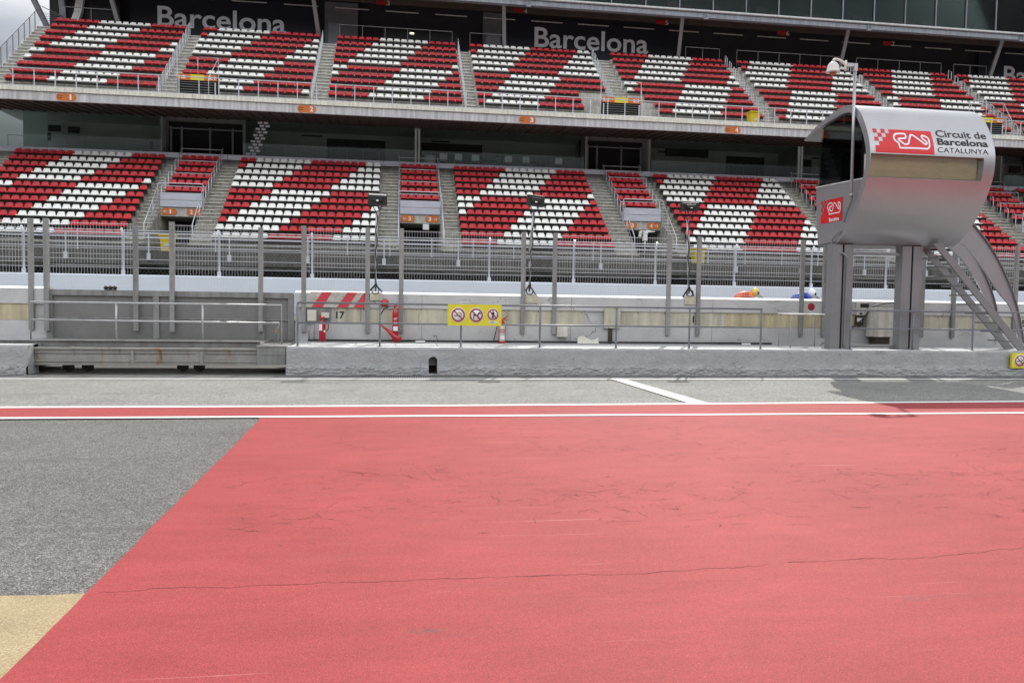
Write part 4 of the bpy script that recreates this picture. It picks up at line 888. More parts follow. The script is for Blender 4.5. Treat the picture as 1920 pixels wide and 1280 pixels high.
# ================================================================ CCTV CAMERA
cv = thing('security_camera', (10.74, 17.56, 4.3), 'cream dome security camera on a tall thin pole fixed to the tower', 'security camera')
PX = 10.74; pt = atx(1606, 120, PX)
mb = MB(); mb.tube([(PX, 17.56, 4.36), (PX, 17.60, pt.z-.04)], .035, 12); mb.lathe((PX, 17.56, 4.36), [(.05, -.02), (.05, .03)], 12); mb.build('pole', 'silver', cv)
zt = pt.z
mb = MB(); mb.box(PX-.04, PX+.05, 17.56, 17.64, zt-.16, zt+.02); mb.box(PX-.22, PX-.04, 17.57, 17.63, zt-.06, zt+.02); mb.build('arm', 'silver', cv, bevel=.004)
mb = MB(); mb.tube(smooth_loop([(PX-.22, 17.6, zt-.04), (PX-.32, 17.6, zt+.04), (PX-.44, 17.6, zt+.09), (PX-.53, 17.6, zt+.09), (PX-.56, 17.6, zt+.05)], 4, False), .030, 12); mb.tube([(PX-.24, 17.6, zt-.16), (PX-.24, 17.6, zt+.08)], .028, 8); mb.build('bracket', 'cream_h', cv)
mb = MB(); mb.lathe((PX-.56, 17.6, zt-.22), [(.14, .0), (.158, .005), (.158, .03), (.142, .035), (.140, .10), (.122, .17), (.088, .22), (.045, .25), (0, .26)], 20); mb.build('housing', 'cream_h', cv)
mb = MB(); mb.lathe((PX-.56, 17.6, zt-.33), [(0, .04), (.04, .045), (.068, .07), (.08, .11)], 16); mb.build('dome', 'orange_lamp', cv)

# ================================================================ FAR TRACK WALL + CATCH FENCE
mb = MB(); mb.prism([(-90, 34, .2), (-90, 34, 2.52), (-90, 34.04, 2.56), (-90, 34.3, 2.56), (-90, 34.3, .2)], (190, 0, 0))
tag(mb.build('track_wall', 'far_wall', fix=True), 'bluish white concrete track wall running below the catch fence', 'wall')
cf = thing('catch_fence', (5, 34.4, 2.5), 'tall chain link catch fence with cables and bent posts on the far wall', 'fence')
for k in range(-5, 17):
    x = -14.96+3.79*(k+0) if True else 0
    if k < -1: continue
    mb = MB(); mb.tube([(x, 34.38, 1.5), (x, 34.38, 4.12), (x+.0, 34.2, 4.45)], .045, 8); mb.box(x-.07, x+.07, 34.32, 34.4, 2.55, 2.75)
    mb.build('post', 'white_rail', cf)
mb = MB()
for z, r in ((4.28, .028), (4.10, .022), (3.72, .010), (3.62, .010), (3.2, .010), (2.85, .010)): mb.box(-28, 60, 34.38-r, 34.38+r, z-r, z+r)
mb.build('cable', 'white_rail', cf)
mb = MB(); s = .16; n = int(86/s)
for k in range(n):
    x = -27+k*s
    for d in (-1, 1):
        a = (x, 34.42, 2.5); b = (x+d*1.1, 34.42, 4.1); r = .0022
        mb.add([(a[0]-r, a[1], a[2]), (a[0]+r, a[1], a[2]), (b[0]+r, b[1], b[2]), (b[0]-r, b[1], b[2])], [(0, 1, 2, 3)])
mb.build('chain_link', 'post', cf)

# ================================================================ GRANDSTAND
gs = thing('grandstand', (10, 50, 0), 'two tier concrete grandstand with dark glazed boxes and orange gate numbers', 'grandstand')
EX = 66.0
def steps_poly(y0, z0, run, rise, n, yend, zbase):
    p = [(y0, zbase)]
    for i in range(n): p += [(y0+run*i, z0+rise*i), (y0+run*(i+1) if i < n-1 else yend, z0+rise*i)]
    p.append((yend, zbase)); return p
def extr(name, x0, x1, poly, m, dx=0): mb = MB(); mb.prism([(x0, y, z) for y, z in poly], (x1-x0, 0, 0)); return mb.build(name, m, gs, fix=True)
def nosing(x0, x1, y0, z0, run, rise, n, m='nosing'):
    mb = MB()
    for i in range(n): mb.box(x0, x1, y0+run*i-.05, y0+run*i+.10, z0+rise*i-.055, z0+rise*i+.004)
    mb.build('step_nosing', m, gs)
LB = [(-22.95, -14.3), (-9.82, -1.1), (3.55, 12.35), (17.1, 26.0), (30.6, 39.4), (44.6, 53.5)]
VM = [(-13.35, -11.05), (.12, 2.5), (13.8, 16.2), (27.3, 29.7), (41.3, 43.7)]
A_ = 'R7W7R4 R6W7R5 R5W7R6 R4W7R7 R3W7R7W1 W3R7W7R1 W2R7W7R2 W1R7W7R3 R7W7R4 R6W7R5 R5W7R6 R4W7R7'.split()
B_ = 'R2W7R7W2 R1W7R7W3 W7R7W4 W6R7W5 W5R7W6 R5W7R6 R4W7R7 R3W7R7W1 R2W7R7W2 R1W7R7W3 W7R7W4 W6R7W5'.split()
U_A = 'R6W7R5 R5W7R6 R4W7R7 R3W7R7W1 R2W7R7W2 W2R7W7R2 W1R7W7R3 R7W7R4 R6W7R5 R5W7R6'.split()
U_B = 'R2W7R7W2 R1W7R7W3 W7R7W4 W6R7W5 W5R7W6 R5W7R6 R4W7R7 R3W7R7W1 R2W7R7W2 R1W7R7W3'.split()
import re
def expand(s): return ''.join(c*int(k) for c, k in re.findall(r'([RW])(\d+)', s))
LY, LZ, LRUN, LRISE = 43.62, 4.50, .70, .483
seats = []                                                # (x, y, z, colour, width, description)
bay_names = ['bay at the left edge', 'bay between exits 1 and 2', 'bay between exits 2 and 3', 'bay just left of the tower', 'bay behind the tower', 'bay right of the tower']
bay_names = ['left edge lower bay', 'lower bay under balcony sign 2', 'lower bay under balcony sign 3', 'lower bay under balcony sign 4', 'lower bay right of the tower', 'far right lower bay']
for b, (x0, x1) in enumerate(LB):
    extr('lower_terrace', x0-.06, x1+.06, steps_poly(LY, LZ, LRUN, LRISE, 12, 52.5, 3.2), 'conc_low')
    pat = A_ if b % 2 == 0 else B_
    mb = MB()
    for i in range(12):
        row = expand(pat[11-i]); nS = len(row); pw_ = (x1-x0)/18
        for k, c in enumerate(row): seats.append((x0+pw_*(k+.5), LY+.50+LRUN*i, LZ+.56+LRISE*i, c, pw_, (b, i, k)))
        mb.box(x0+.02, x1-.02, LY+.36+LRUN*i, LY+.46+LRUN*i, LZ+.14+LRISE*i, LZ+.39+LRISE*i)
        for k in range(0, 18, 1): mb.box(x0+pw_*(k+.5)-.025, x0+pw_*(k+.5)+.025, LY+.46+LRUN*i, LY+.70+LRUN*i, LZ+.29+LRISE*i, LZ+.34+LRISE*i)
    mb.build('seat_shade_beam', 'black', gs)  # beams deepened and blackened to stand in for shade under the seats
# stairs beside each exit, exit housings, upper exit rows
edges = [(-30, -23.01)] + [(LB[i][1]+.06, VM[i][0]) for i in range(5)] + [(VM[i][1], LB[i+1][0]-.06) for i in range(5)]
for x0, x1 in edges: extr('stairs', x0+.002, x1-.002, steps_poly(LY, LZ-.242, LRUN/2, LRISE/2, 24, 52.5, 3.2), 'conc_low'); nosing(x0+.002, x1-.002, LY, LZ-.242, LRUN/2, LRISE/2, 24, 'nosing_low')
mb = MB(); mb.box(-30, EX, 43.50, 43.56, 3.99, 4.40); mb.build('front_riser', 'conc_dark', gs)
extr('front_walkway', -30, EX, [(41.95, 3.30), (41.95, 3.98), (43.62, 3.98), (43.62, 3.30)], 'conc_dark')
for i, (x0, x1) in enumerate(VM):
    p = [(47.32, 6.25), (47.32, LZ+LRISE*5+.1), (LY+LRUN*6, LZ+LRISE*5+.1)]
    for r in range(6, 12): p += [(LY+LRUN*r, LZ+LRISE*r), (LY+LRUN*(r+1) if r < 11 else 52.5, LZ+LRISE*r)]
    p.append((52.5, 6.25)); extr('exit_roof', x0, x1, p, 'conc')
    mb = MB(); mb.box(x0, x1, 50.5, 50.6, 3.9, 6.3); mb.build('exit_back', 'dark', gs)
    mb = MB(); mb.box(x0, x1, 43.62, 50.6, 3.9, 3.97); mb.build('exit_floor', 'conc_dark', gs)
    mb = MB(); mb.box(x0, x1, 47.22, 47.32, 6.78, 7.15); mb.box(x0, x1, 47.225, 47.315, 7.18, 7.58); mb.build('exit_parapet', 'ledge', gs, bevel=.01)
    mb = MB()
    for r in range(6, 12):
        mb.box(x0+.05, x1-.05, LY+.36+LRUN*r, LY+.46+LRUN*r, LZ+.14+LRISE*r, LZ+.39+LRISE*r)
        pw_ = (x1-x0-.04)/5
        for k in range(5): seats.append((x0+.02+pw_*(k+.5), LY+.50+LRUN*r, LZ+.56+LRISE*r, 'R', pw_, None))
    mb.build('seat_shade_beam', 'black', gs)  # same black stand-in for the shade under the exit seats
    # rails round the exit block
    mb = MB(); r_ = .027; yf = 47.15
    mb.tube([(x0-.08, yf, 6.2), (x0-.08, yf, 8.0), (x0-.02, yf, 8.1), (x1+.02, yf, 8.1), (x1+.08, yf, 8.0), (x1+.08, yf, 6.0)], r_, 8)
    for s, xx in ((-1, x0-.08), (1, x1+.08)):
        mb.tube([(xx, yf, 7.95), (xx, 44.6, 5.55), (xx, 44.6, 4.2)], r_, 8); mb.tube([(xx, 46.2, 7.0), (xx, 46.2, 5.7)], .022, 6)
        mb.tube([(xx, yf, 7.35), (xx, 44.6, 4.95)], .010, 6); mb.tube([(xx, yf, 6.9), (xx, 44.6, 4.55)], .010, 6)
    for r in range(6, 13):
        y = LY+LRUN*r-.05; z = LZ+LRISE*r
        for xx in (x0-.06, x1+.06): mb.tube([(xx, y, z-.6), (xx, y, z+.62)], .022, 6); mb.tube([(xx, y, z+.62), (xx, y+.3, z+.80), (xx, y+.3, z-.3)], .020, 6)
        if r % 2 == 0: mb.tube([(x0-.06, y, z+.62), (x1+.06, y, z+.62)], .024, 6)
    mb.build('exit_rail', 'white_rail', gs)
# back wall of lower tier, ledge, boxes
mb = MB(); mb.box(-30, EX, 52.5, 53.2, 3.0, 10.34); mb.build('back_parapet', 'conc', gs)
mb = MB()
for k in range(40): x = -30+k*2.42; mb.box(x, x+2.40, 52.02 if True else 0, 52.9, 10.345, 10.66)
mb.build('box_ledge', 'ledge', gs, bevel=.012)
mb = MB(); mb.box(-30, EX, 43.62, 44.2, 2.0, 3.2); mb.box(-90, EX+40, 45, 45.1, 0, 3.3); mb.build('understand_void', 'dark', gs)  # near-black sheets stand in for the shaded void under the stand
GX = [(-24.4, -14.85, 'glass'), (-9.9, 1.05, 'glass'), (1.5, 12.6, 'glass'), (17.35, 28.15, 'glass'), (28.6, 39.7, 'glass'), (44.6, 56, 'glass')]
for a, b, m_ in GX:
    k = max(2, round((b-a)/5.5))
    for j in range(k):
        xa = a+(b-a)*j/k; xb = a+(b-a)*(j+1)/k
        mb = MB(); mb.box(xa+.01, xb-.01, 53.0, 53.02, 10.66, 13.06); mb.build('glass_pane', m_, gs)
    mb = MB(); n_ = round((b-a)/1.15); z = 11.62
    for j in range(n_+1): x = a+.2+(b-a-.4)*j/n_; mb.box(x-.012, x+.012, 53.75, 53.77, 10.7, z)
    mb.box(a+.2, b-.2, 53.74, 53.78, z, z+.03); mb.build('inner_rail', 'post', gs)
mb = MB(); mb.box(-24.6, EX, 53.0, 56.4, 10.3, 10.64); mb.build('box_floor', 'plat', gs); mb = MB(); mb.box(-24.6, EX, 53.2, 56.4, 13.1, 13.3); mb.build('box_ceiling', 'room', gs)
mb = MB(); mb.box(-24.0, EX, 56.2, 56.4, 10.3, 13.3)
for x in (-15.0, -9.9, 1.2, 12.7, 17.2, 28.3, 40, 44.4): mb.box(x, x+.14, 53.15, 56.3, 10.64, 13.1)
mb.build('box_wall', 'room', gs)
mb = MB()
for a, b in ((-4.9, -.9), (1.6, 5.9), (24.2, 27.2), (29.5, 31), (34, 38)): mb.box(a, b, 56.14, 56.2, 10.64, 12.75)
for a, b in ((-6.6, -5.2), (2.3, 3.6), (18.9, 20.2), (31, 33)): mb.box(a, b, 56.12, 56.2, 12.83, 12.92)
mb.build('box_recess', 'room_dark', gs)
for xa, xb in ((-14.85, -9.9), (12.6, 17.3), (39.7, 44.6)):
    mb = MB()
    for x in (xa, xa+.35, xa+1.0, xa+2.75, xa+4.15, xb-.12): mb.box(x, x+.10, 53.6, 53.7, 10.4, 12.6 if x not in (xa, xb-.12) else 13.15)
    mb.box(xa, xb, 53.6, 53.68, 12.45, 12.52); mb.build('entrance_frame', 'door', gs)
for xa, xb in ((-14.85, -9.9), (12.6, 17.3), (39.7, 44.6)):
    mb = MB(); mb.box(xa, xb, 54.6, 54.7, 10.3, 13.2)
    for k in range(26): mb.box(xa, xb, 54.56, 54.6, 10.4+k*.105, 10.44+k*.105)
    mb.build('entrance_shutter', 'darker', gs)
mb = MB()
for x in (1.08, 1.30, 28.2, 28.42): mb.box(x, x+.12, 52.93, 53.08, 10.66, 13.08)
mb.box(-24.5, -24.38, 52.95, 53.1, 10.66, 13.08); mb.build('mullion', 'chair', gs)
mb = MB(); mb.box(-23.2, -21.8, 53.5, 53.55, 10.66, 13.08); mb.build('end_wall', 'chair', gs)
# checker decal
mb = MB()
for r in range(11):
    z = 13.0-r*.2; sh_ = -(r*.075)
    for c in (0, 1):
        x = -8.95+sh_+c*.36+(.18 if r % 2 else 0); mb.box(x, x+.26, 52.985, 52.995, z-.13, z)
mb.build('checker_decal', 'letter', gs)
# fascia and soffit
mb = MB(); mb.box(-30, EX, 47.95, 48.1, 12.56, 13.02); mb.build('fascia', 'fascia', gs)
mb = MB()
for k in range(16): x = -30+k*6.1; mb.box(x, x+6.085, 47.86, 48.3, 13.045, 13.29)
mb.build('coping', 'coping', gs, bevel=.008)
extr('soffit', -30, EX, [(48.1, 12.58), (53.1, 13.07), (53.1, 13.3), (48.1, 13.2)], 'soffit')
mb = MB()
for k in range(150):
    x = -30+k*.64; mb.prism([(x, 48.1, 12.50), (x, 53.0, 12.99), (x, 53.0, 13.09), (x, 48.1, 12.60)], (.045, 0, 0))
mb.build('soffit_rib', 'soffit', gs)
mb = MB(); mb.box(-30, EX, 48.0, 50.2, 13.03, 13.28); mb.build('balcony_floor', 'conc', gs)
# upper tier
UY, UZ, URUN, URISE = 50.10, 13.90, .78, .632
UB = [(-22.85, -14.4, 18), (-13.35, -5.45, 16), (-4.35, 4.05, 17), (5.0, 13.95, 18), (15.45, 24.3, 18), (25.4, 34.35, 18), (35.35, 42.9, 16), (43.85, 52.6, 18), (54, 62, 16)]
UV = [(-12.95, -10.7), (12.85, 15.4), (38.9, 41.4)]
skip = {(1, 0): 4, (1, 1): 4, (4, 0): 3, (4, 1): 3, (4, 2): 2}
rskip = {(3, 0): 4, (3, 1): 4, (3, 2): 4}
for b, (x0, x1, nS) in enumerate(UB):
    extr('upper_terrace', x0-.05, x1+.05, steps_poly(UY, UZ, URUN, URISE, 10, 59.8, 13.2), 'conc')
    pat = U_A if b % 2 == 0 else U_B; mb = MB(); pw_ = (x1-x0)/nS
    for i in range(10):
        row = expand(pat[9-i])[:nS]; a = skip.get((b, i), 0); z_ = rskip.get((b, i), 0)
        for k in range(a, nS-z_): seats.append((x0+pw_*(k+.5), UY+.50+URUN*i, UZ+.56+URISE*i, row[k], pw_, None))
        mb.box(x0+pw_*a+.05, x1-pw_*z_-.05, UY+.30+URUN*i, UY+.46+URUN*i, UZ+.27+URISE*i, UZ+.37+URISE*i)
    mb.build('seat_shade_beam', 'black', gs)  # black strips stand in for the shade under the upper seats
us = [(-24.0, UB[0][0]-.05)]+[(UB[i][1]+.05, UB[i+1][0]-.05) for i in range(8)]
for x0, x1 in us: extr('stairs', x0+.002, x1-.002, steps_poly(UY, UZ-.316, URUN/2, URISE/2, 20, 59.8, 13.2), 'conc'); nosing(x0+.002, x1-.002, UY, UZ-.316, URUN/2, URISE/2, 20)
for i, (x0, x1) in enumerate(us[1:]):
    if i == 7: continue
    mb = MB()
    for k in range(10):
        y = UY+URUN*k; z = UZ+URISE*k; xx = x0+.10 if i != 0 else x0+.15
        mb.box(xx-.02, xx+.02, y-.02, y+.02, z-.3, z+.62); mb.box(xx-.02, xx+.02, y+.33, y+.37, z-.02, z+.90); mb.bar((xx, y, z+.62), (xx, y+.35, z+.90), .04, .04)
    mb.build('stair_rail', 'white_rail', gs)
mb = MB()                                                   # outer stair rail, left end
for k in range(11):
    y = UY+.1+.78*k; z = UZ-.3+.632*k
    if k < 10: mb.box(-23.99, -23.95, y-.02, y+.02, z, z+1.15)
for d in (1.15, 1.0, .85, .70, .55, .4, .25): r_ = .022 if d > 1.1 else .009; mb.tube([(-23.97, UY-.3, UZ-.6+d), (-23.97, UY+.1+7.9, UZ-.3+.632*10.1+d)], r_, 6)
for k in range(9): mb.box(-23.97, -22.6, 58.4, 58.42, 19.8+k*.12, 19.82+k*.12)
mb.tube([(-24, 58.4, 21.2), (-22.7, 58.4, 20.6)], .03, 6)
mb.build('stair_rail', 'rail', gs)
mb = MB(); z0 = 13.28
for k in range(82): x = -28+k*1.105; mb.box(x-.022, x+.022, 48.14, 48.19, z0, z0+1.06)
mb.tube([(-30, 48.15, z0+1.07), (EX, 48.15, z0+1.07)], .028, 8); mb.tube([(-30, 48.15, z0+.1), (EX, 48.15, z0+.1)], .018, 6); mb.build('balcony_rail', 'white_rail', gs)
mb = MB(); z0 = 3.98
for k in range(42): x = -29+k*2.2; mb.box(x-.022, x+.022, 42.02, 42.06, z0, z0+1.0)
for z in (1.0, .70, .42, .15): mb.tube([(-30, 42.04, z0+z), (EX, 42.04, z0+z)], .024 if z == 1 else .014, 6)
for k in range(24): x = -28+k*3.9; mb.box(x-.09, x+.09, 41.85, 41.95, 3.5, 3.85); mb.box(x-.03, x+.03, 41.88, 41.93, 3.6, 4.9)
mb.build('front_rail', 'white_rail', gs)
# upper exits
for i, (x0, x1) in enumerate(UV):
    mb = MB(); mb.box(x0, x1, 49.55, 49.9, 13.285, 14.7); mb.build('upper_exit', 'dark', gs)
    mb = MB()
    for k in range(9): mb.box(x0+.05, x1-.05, 49.50, 49.54, 13.38+k*.145, 13.40+k*.145)
    mb.build('exit_louvre', 'post', gs)
    mb = MB(); mb.tube([(x0-.05, 49.6, 13.3), (x0-.05, 49.6, 15.9), (x1+.05, 49.6, 15.9), (x1+.05, 49.6, 13.3)], .026, 6); mb.tube([((x0+x1)/2, 49.6, 14.9), ((x0+x1)/2, 49.6, 15.9)], .02, 6)
    for xx in (x0-.05, x1+.05): mb.tube([(xx, 49.6, 15.9), (xx-.3, 48.4, 14.4), (xx-.3, 48.4, 13.3)], .024, 6)
    for xx in (x0+.1, x1-.1): mb.box(xx-.03, xx+.03, 49.40, 49.44, 13.3, 14.4)
    mb.build('exit_rail', 'white_rail', gs)
# concourse behind the upper tier
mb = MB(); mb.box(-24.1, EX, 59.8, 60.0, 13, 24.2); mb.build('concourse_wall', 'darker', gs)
mb = MB(); mb.box(-23.4, -19.2, 58.9, 59.0, 19.62, 23)
for k in range(30): x = -23.4+k*.14; mb.box(x, x+.07, 58.86, 58.9, 19.62, 23)
mb.build('corrugated_wall', 'corr', gs)
for a, b in ((-5.35, -3.0), (6.2, 7.6)):
    mb = MB(); mb.box(a, b, 59.4, 59.8, 19.62, 23.2); mb.build('wall_bay', 'grey_wall', gs)
    mb = MB(); mb.box(a+.25, a+1.15 if a < 0 else b-.1, 59.36, 59.4, 19.64, 21.7); mb.build('door', 'door', gs)
mb = MB(); mb.box(-1.2, 4.4, 59.74, 59.8, 19.7, 21.6); mb.build('door', 'black', gs)
mb = MB(); mb.box(.78, 1.08, 59.66, 59.73, 21.36, 21.46)
o = mb.build('exit_lamp', 'white', gs)
em = D.materials.new('lit_exit_lamp'); em.use_nodes = True; e_ = em.node_tree.nodes['Principled BSDF']; e_.inputs['Emission Color'].default_value = (1, .85, .5, 1); e_.inputs['Emission Strength'].default_value = 2.5; o.data.materials.clear(); o.data.materials.append(em)
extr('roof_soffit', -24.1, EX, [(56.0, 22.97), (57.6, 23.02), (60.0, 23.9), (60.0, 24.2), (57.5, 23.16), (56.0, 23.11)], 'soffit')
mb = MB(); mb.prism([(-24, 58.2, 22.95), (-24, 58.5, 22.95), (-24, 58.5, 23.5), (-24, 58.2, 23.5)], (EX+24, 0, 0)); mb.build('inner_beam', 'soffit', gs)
for k in range(22): 
    x = -18+k*3.1
    if k % 3 == 0: continue
for k in range(20): x = -19+k*3.6; mb = MB(); mb.box(x, x+2.4, 59.25, 59.30, 22.72, 22.78); mb.build('ceiling_tube', 'boxg', gs)
mb = MB(); mb.prism([(-24, 55.7, 22.54), (-24, 55.7, 22.89), (-24, 56.3, 22.89), (-24, 56.3, 22.62)], (EX+24, 0, 0)); mb.build('roof_beam', 'beam', gs, bevel=.02)
mb = MB(); mb.box(-24, EX, 55.54, 56.2, 22.93, 23.06); mb.build('roof_edge', 'beam_lt', gs, bevel=.02)
for x in (22.1, 35.0, 47.8, 9.0, -4.9, -18.7, 60.7):
    mb = MB(); mb.box(x-.18, x+.18, 55.62, 55.7, 22.44, 22.55); mb.box(x-.13, x-.09, 55.6, 55.7, 22.55, 22.89); mb.box(x+.09, x+.13, 55.6, 55.7, 22.55, 22.89); mb.build('beam_bracket', 'beam', gs)
for x in (-18.9, -5.55, 7.7, 20.95, 34.1, 47.1):
    mb = MB(); mb.bar((x, 58.3, 19.62), (x-.35, 56.4, 22.7), .26, .20); mb.build('column', 'silver_dk', gs)
for p, q, w_ in (((-23.6, 58.5, 19.6), (-24.3, 56.5, 22.2), .34), ((-22.75, 58.8, 19.6), (-22.8, 58.3, 22.8), .36)):
    mb = MB(); mb.bar(p, q, w_, .2); mb.build('column', 'beam', gs)
mb = MB(); pts = [(-22.3, 19.6), (-22.0, 20.3), (-21.75, 21.0), (-21.6, 22.0), (-21.5, 23.5)]
for a, b in zip(pts, pts[1:]): mb.prism([(a[0]-.24, 58.4, a[1]), (a[0]+.24, 58.4, a[1]), (b[0]+.24, 58.4, b[1]), (b[0]-.24, 58.4, b[1])], (0, .3, 0))
mb.build('curved_column', 'beam_lt', gs, fix=True)
for a, b in ((-22.4, -19.1), (-4.2, 3.8), (5.1, 7.6), (21.5, 24.2), (25.6, 34.2), (35.5, 42.8), (43.9, 46.8)):
    mb = MB(); k = max(1, round((b-a)/1.7)); y = 58.0
    for j in range(k+1): x = a+(b-a)*j/k; mb.box(x-.015, x+.015, y, y+.03, 19.62, 21.15)
    mb.box(a, b, y-.01, y+.03, 21.13, 21.17); mb.build('concourse_rail', 'post', gs)
# upper glazed level
mb = MB(); mb.box(-24, EX, 56.3, 61, 27.0, 27.2); mb.build('upper_floor', 'soffit', gs)
mb = MB(); mb.box(-24, EX, 60.2, 60.3, 23.8, 27); mb.build('upper_box_wall', 'room_dark', gs)
for k in range(24):
    x = 7.5+k*2.58; mb = MB(); mb.box(x, x+2.54, 56.5, 56.52, 23.10, 27); mb.build('upper_glass_pane', 'glass_up', gs)
for k in range(25): x = 7.5+k*2.58; mb = MB(); mb.box(x-.055, x+.01, 56.40, 56.55, 23.06, 27); mb.build('upper_mullion', 'beam', gs)
fm_ = mat('dark_red_furniture', (.10, .02, .025), .6); random.seed(11)
for k in range(30):
    x = 19.8+k*1.15; 
    if random.random() < .25: continue
    mb = MB(); mb.box(x, x+.8, 57.3+.4*random.random(), 58.4, 23.18, 23.85+.4*random.random()); mb.box(x+.1, x+.5, 58.4, 58.55, 23.3, 24.3); mb.build('lounge_seat', fm_, gs)

# ---------------------------------------------------------------- signs, banners
def word(mb, s, p0, p1, Y, m, off=.02): text_on(mb, s, p0.x, p1.x, p0.z, p1.z, face_y(Y), m, off)
for i, (xa, xb, lx0, lx1, lz0, lz1, lab) in enumerate(((-18.75, -6.0, -16.9, -8.1, 20.72, 22.15, 'dark navy Barcelona banner behind the upper seats at upper left'), (7.95, 21.1, 10.12, 19.05, 20.92, 22.42, 'dark navy Barcelona banner behind the upper seats, in the middle of the photo'), (47.3, 60.3, 49.65, 58.6, 20.35, 21.80, 'dark navy Barcelona banner cut off by the right edge'))):
    bn = thing('banner', ((xa+xb)/2, 59.5, 19.7), lab, 'banner', 'navy Barcelona banners')
    mb = MB(); mb.box(xa, xb, 59.55, 59.6, 19.64, 23.0); mb.build('cloth', 'navy', bn)
    mb = MB(); text_on(mb, 'Barcelona', lx0, lx1, lz0, lz1, face_y(59.53), 0, .016); mb.build('lettering', 'letter', bn)
def pill(x0, x1, z0, z1, Y, n=8, left=True, right=True):
    r = (z1-z0)/2; zc = (z0+z1)/2; p = []
    if right: p += [(x1-r+r*math.cos(t), zc+r*math.sin(t)) for t in [(-.5+k/n)*math.pi for k in range(n+1)]]
    else: p += [(x1, z0), (x1, z1)]
    if left: p += [(x0+r+r*math.cos(t), zc+r*math.sin(t)) for t in [(.5+k/n)*math.pi for k in range(n+1)]]
    else: p += [(x0, z1), (x0, z0)]
    return [(x, Y, z) for x, z in p]
for i, (px, py) in enumerate(((124, 193), (575, 207), (989, 223), (1374, 246), (1760, 268))):
    c = at(px, py, 47.9); c.z = 12.79
    sgn = thing('gate_sign', (c.x, 47.9, 12.6), 'orange pill shaped gate sign with white number %d on the balcony front' % (i+1), 'sign', 'orange gate signs on the balcony front')
    mb = MB(); mb.prism(pill(c.x-.56, c.x+.56, 12.56, 13.02, 47.93), (0, .015, 0)); mb.build('rim', 'orange_rim', sgn, fix=True)
    mb = MB(); mb.prism(pill(c.x-.53, c.x+.53, 12.59, 12.99, 47.915), (0, .01, 0)); mb.build('plate', 'orange', sgn, fix=True)
    mb = MB(); text_on(mb, str(i+1), c.x+.18, c.x+.18+(.19 if i else .10), 12.64, 12.95, face_y(47.908), 0, .045); mb.build('number', ['white', 'ink'], sgn)
    mb = MB(); text_on(mb, 'Porta', c.x-.46, c.x-.19, 12.83, 12.90, face_y(47.908), 1, .02); mb.build('lettering', ['white', 'ink'], sgn); mb = MB(); text_on(mb, 'Gate', c.x-.46, c.x-.22, 12.70, 12.77, face_y(47.908), 1, .02); mb.build('lettering', ['white', 'ink'], sgn)
for num, px, py in ((3, 720, 5), (4, 978, 20), (5, 1243, 42), (6, 1470, 62), (7, 1668, 82)):
    c = at(px, py, 58.1); sgn = thing('soffit_sign', (c.x, 58.1, c.z-.2), 'dark red sign number %d hanging on the shaded roof beam' % num, 'sign', 'red numbers on the shaded roof beam')
    mb = MB(); mb.box(c.x-.55, c.x+.15, 58.1, 58.15, c.z-.16, c.z+.16); mb.build('plate', 'sred', sgn)
    mb = MB(); text_on(mb, str(num), c.x+.18, c.x+.42, c.z-.20, c.z+.14, face_y(58.08), 0, .01); mb.build('lettering', 'orange_rim', sgn)
lab2 = ['left', 'middle', 'right']
exits = [('1', '2', 0), ('2', '3', 1), ('3', '4', 2), ('4', '5', 3), ('5', '6', 4)]
for l, r, k in exits:
    x0, x1 = VM[k]; Y = 47.28; z0, z1 = 6.33, 6.70
    sgn = thing('exit_sign', ((x0+x1)/2, Y, z0), 'orange exit signs with white numbers %s and %s above a dark seating exit' % (l, r), 'sign', 'orange exit signs in the lower tier')
    mb = MB(); mb.prism(pill(x0+.10, x0+.88, z0, z1, Y, left=False), (0, .02, 0)); mb.build('plate', 'orange', sgn, fix=True)
    mb = MB(); mb.prism(pill(x1-.88, x1-.10, z0, z1, Y, right=False), (0, .02, 0)); mb.build('plate', 'orange', sgn, fix=True)
    mb = MB()
    for s, xx in ((l, x0+.50), (r, x1-.70)): nb2 = MB(); text_on(nb2, s, xx, xx+(.17 if s != '1' else .085), z0+.07, z1-.06, face_y(Y-.006), 0, .03); nb2.build('number', 'white', sgn)
    for s, xx in ((-1, x0+.27), (1, x1-.27)):
        zc = (z0+z1)/2; mb.add([(xx-.1, Y-.006, zc-.015), (xx+.1, Y-.006, zc-.015), (xx+.1, Y-.006, zc+.015), (xx-.1, Y-.006, zc+.015)], [(0, 1, 2, 3)])
        for q in (-1, 1): mb.add([(xx+s*.10, Y-.007, zc-.01), (xx+s*.10, Y-.007, zc+.01), (xx+s*.02, Y-.007, zc+q*.09+.015), (xx+s*.02, Y-.007, zc+q*.09-.015)], [(0, 1, 2, 3)])
        mb.build('arrow', 'white', sgn); mb = MB()
for i, (x0, x1) in enumerate(UV):
    lab = ['orange and yellow sign above the dark upper exit at upper left', 'orange and yellow sign above the dark upper exit near the middle, reading 3.4', 'orange and yellow sign above the upper exit hidden by the tower'][i]
    sgn = thing('exit_sign', ((x0+x1)/2, 49.4, 14.5), lab, 'sign')
    mb = MB(); mb.box(x0, x1, 49.46, 49.50, 14.50, 14.84); mb.build('plate', 'orange', sgn)
    mb = MB(); mb.box(x0+(x1-x0)*.33, x1-(x1-x0)*.33, 49.45, 49.459, 14.505, 14.835); mb.build('middle_plate', 'yellow', sgn)
    mb = MB(); text_on(mb, ['1.2', '3.4', '5.6'][i], x0+.06, x0+.46, 14.57, 14.77, face_y(49.455), 0, .05); mb.build('number', 'white', sgn); mb = MB(); text_on(mb, ['2.1', '3.5', '6.1'][i], x1-.5, x1-.1, 14.57, 14.77, face_y(49.455), 0, .05); mb.build('number', 'white', sgn)

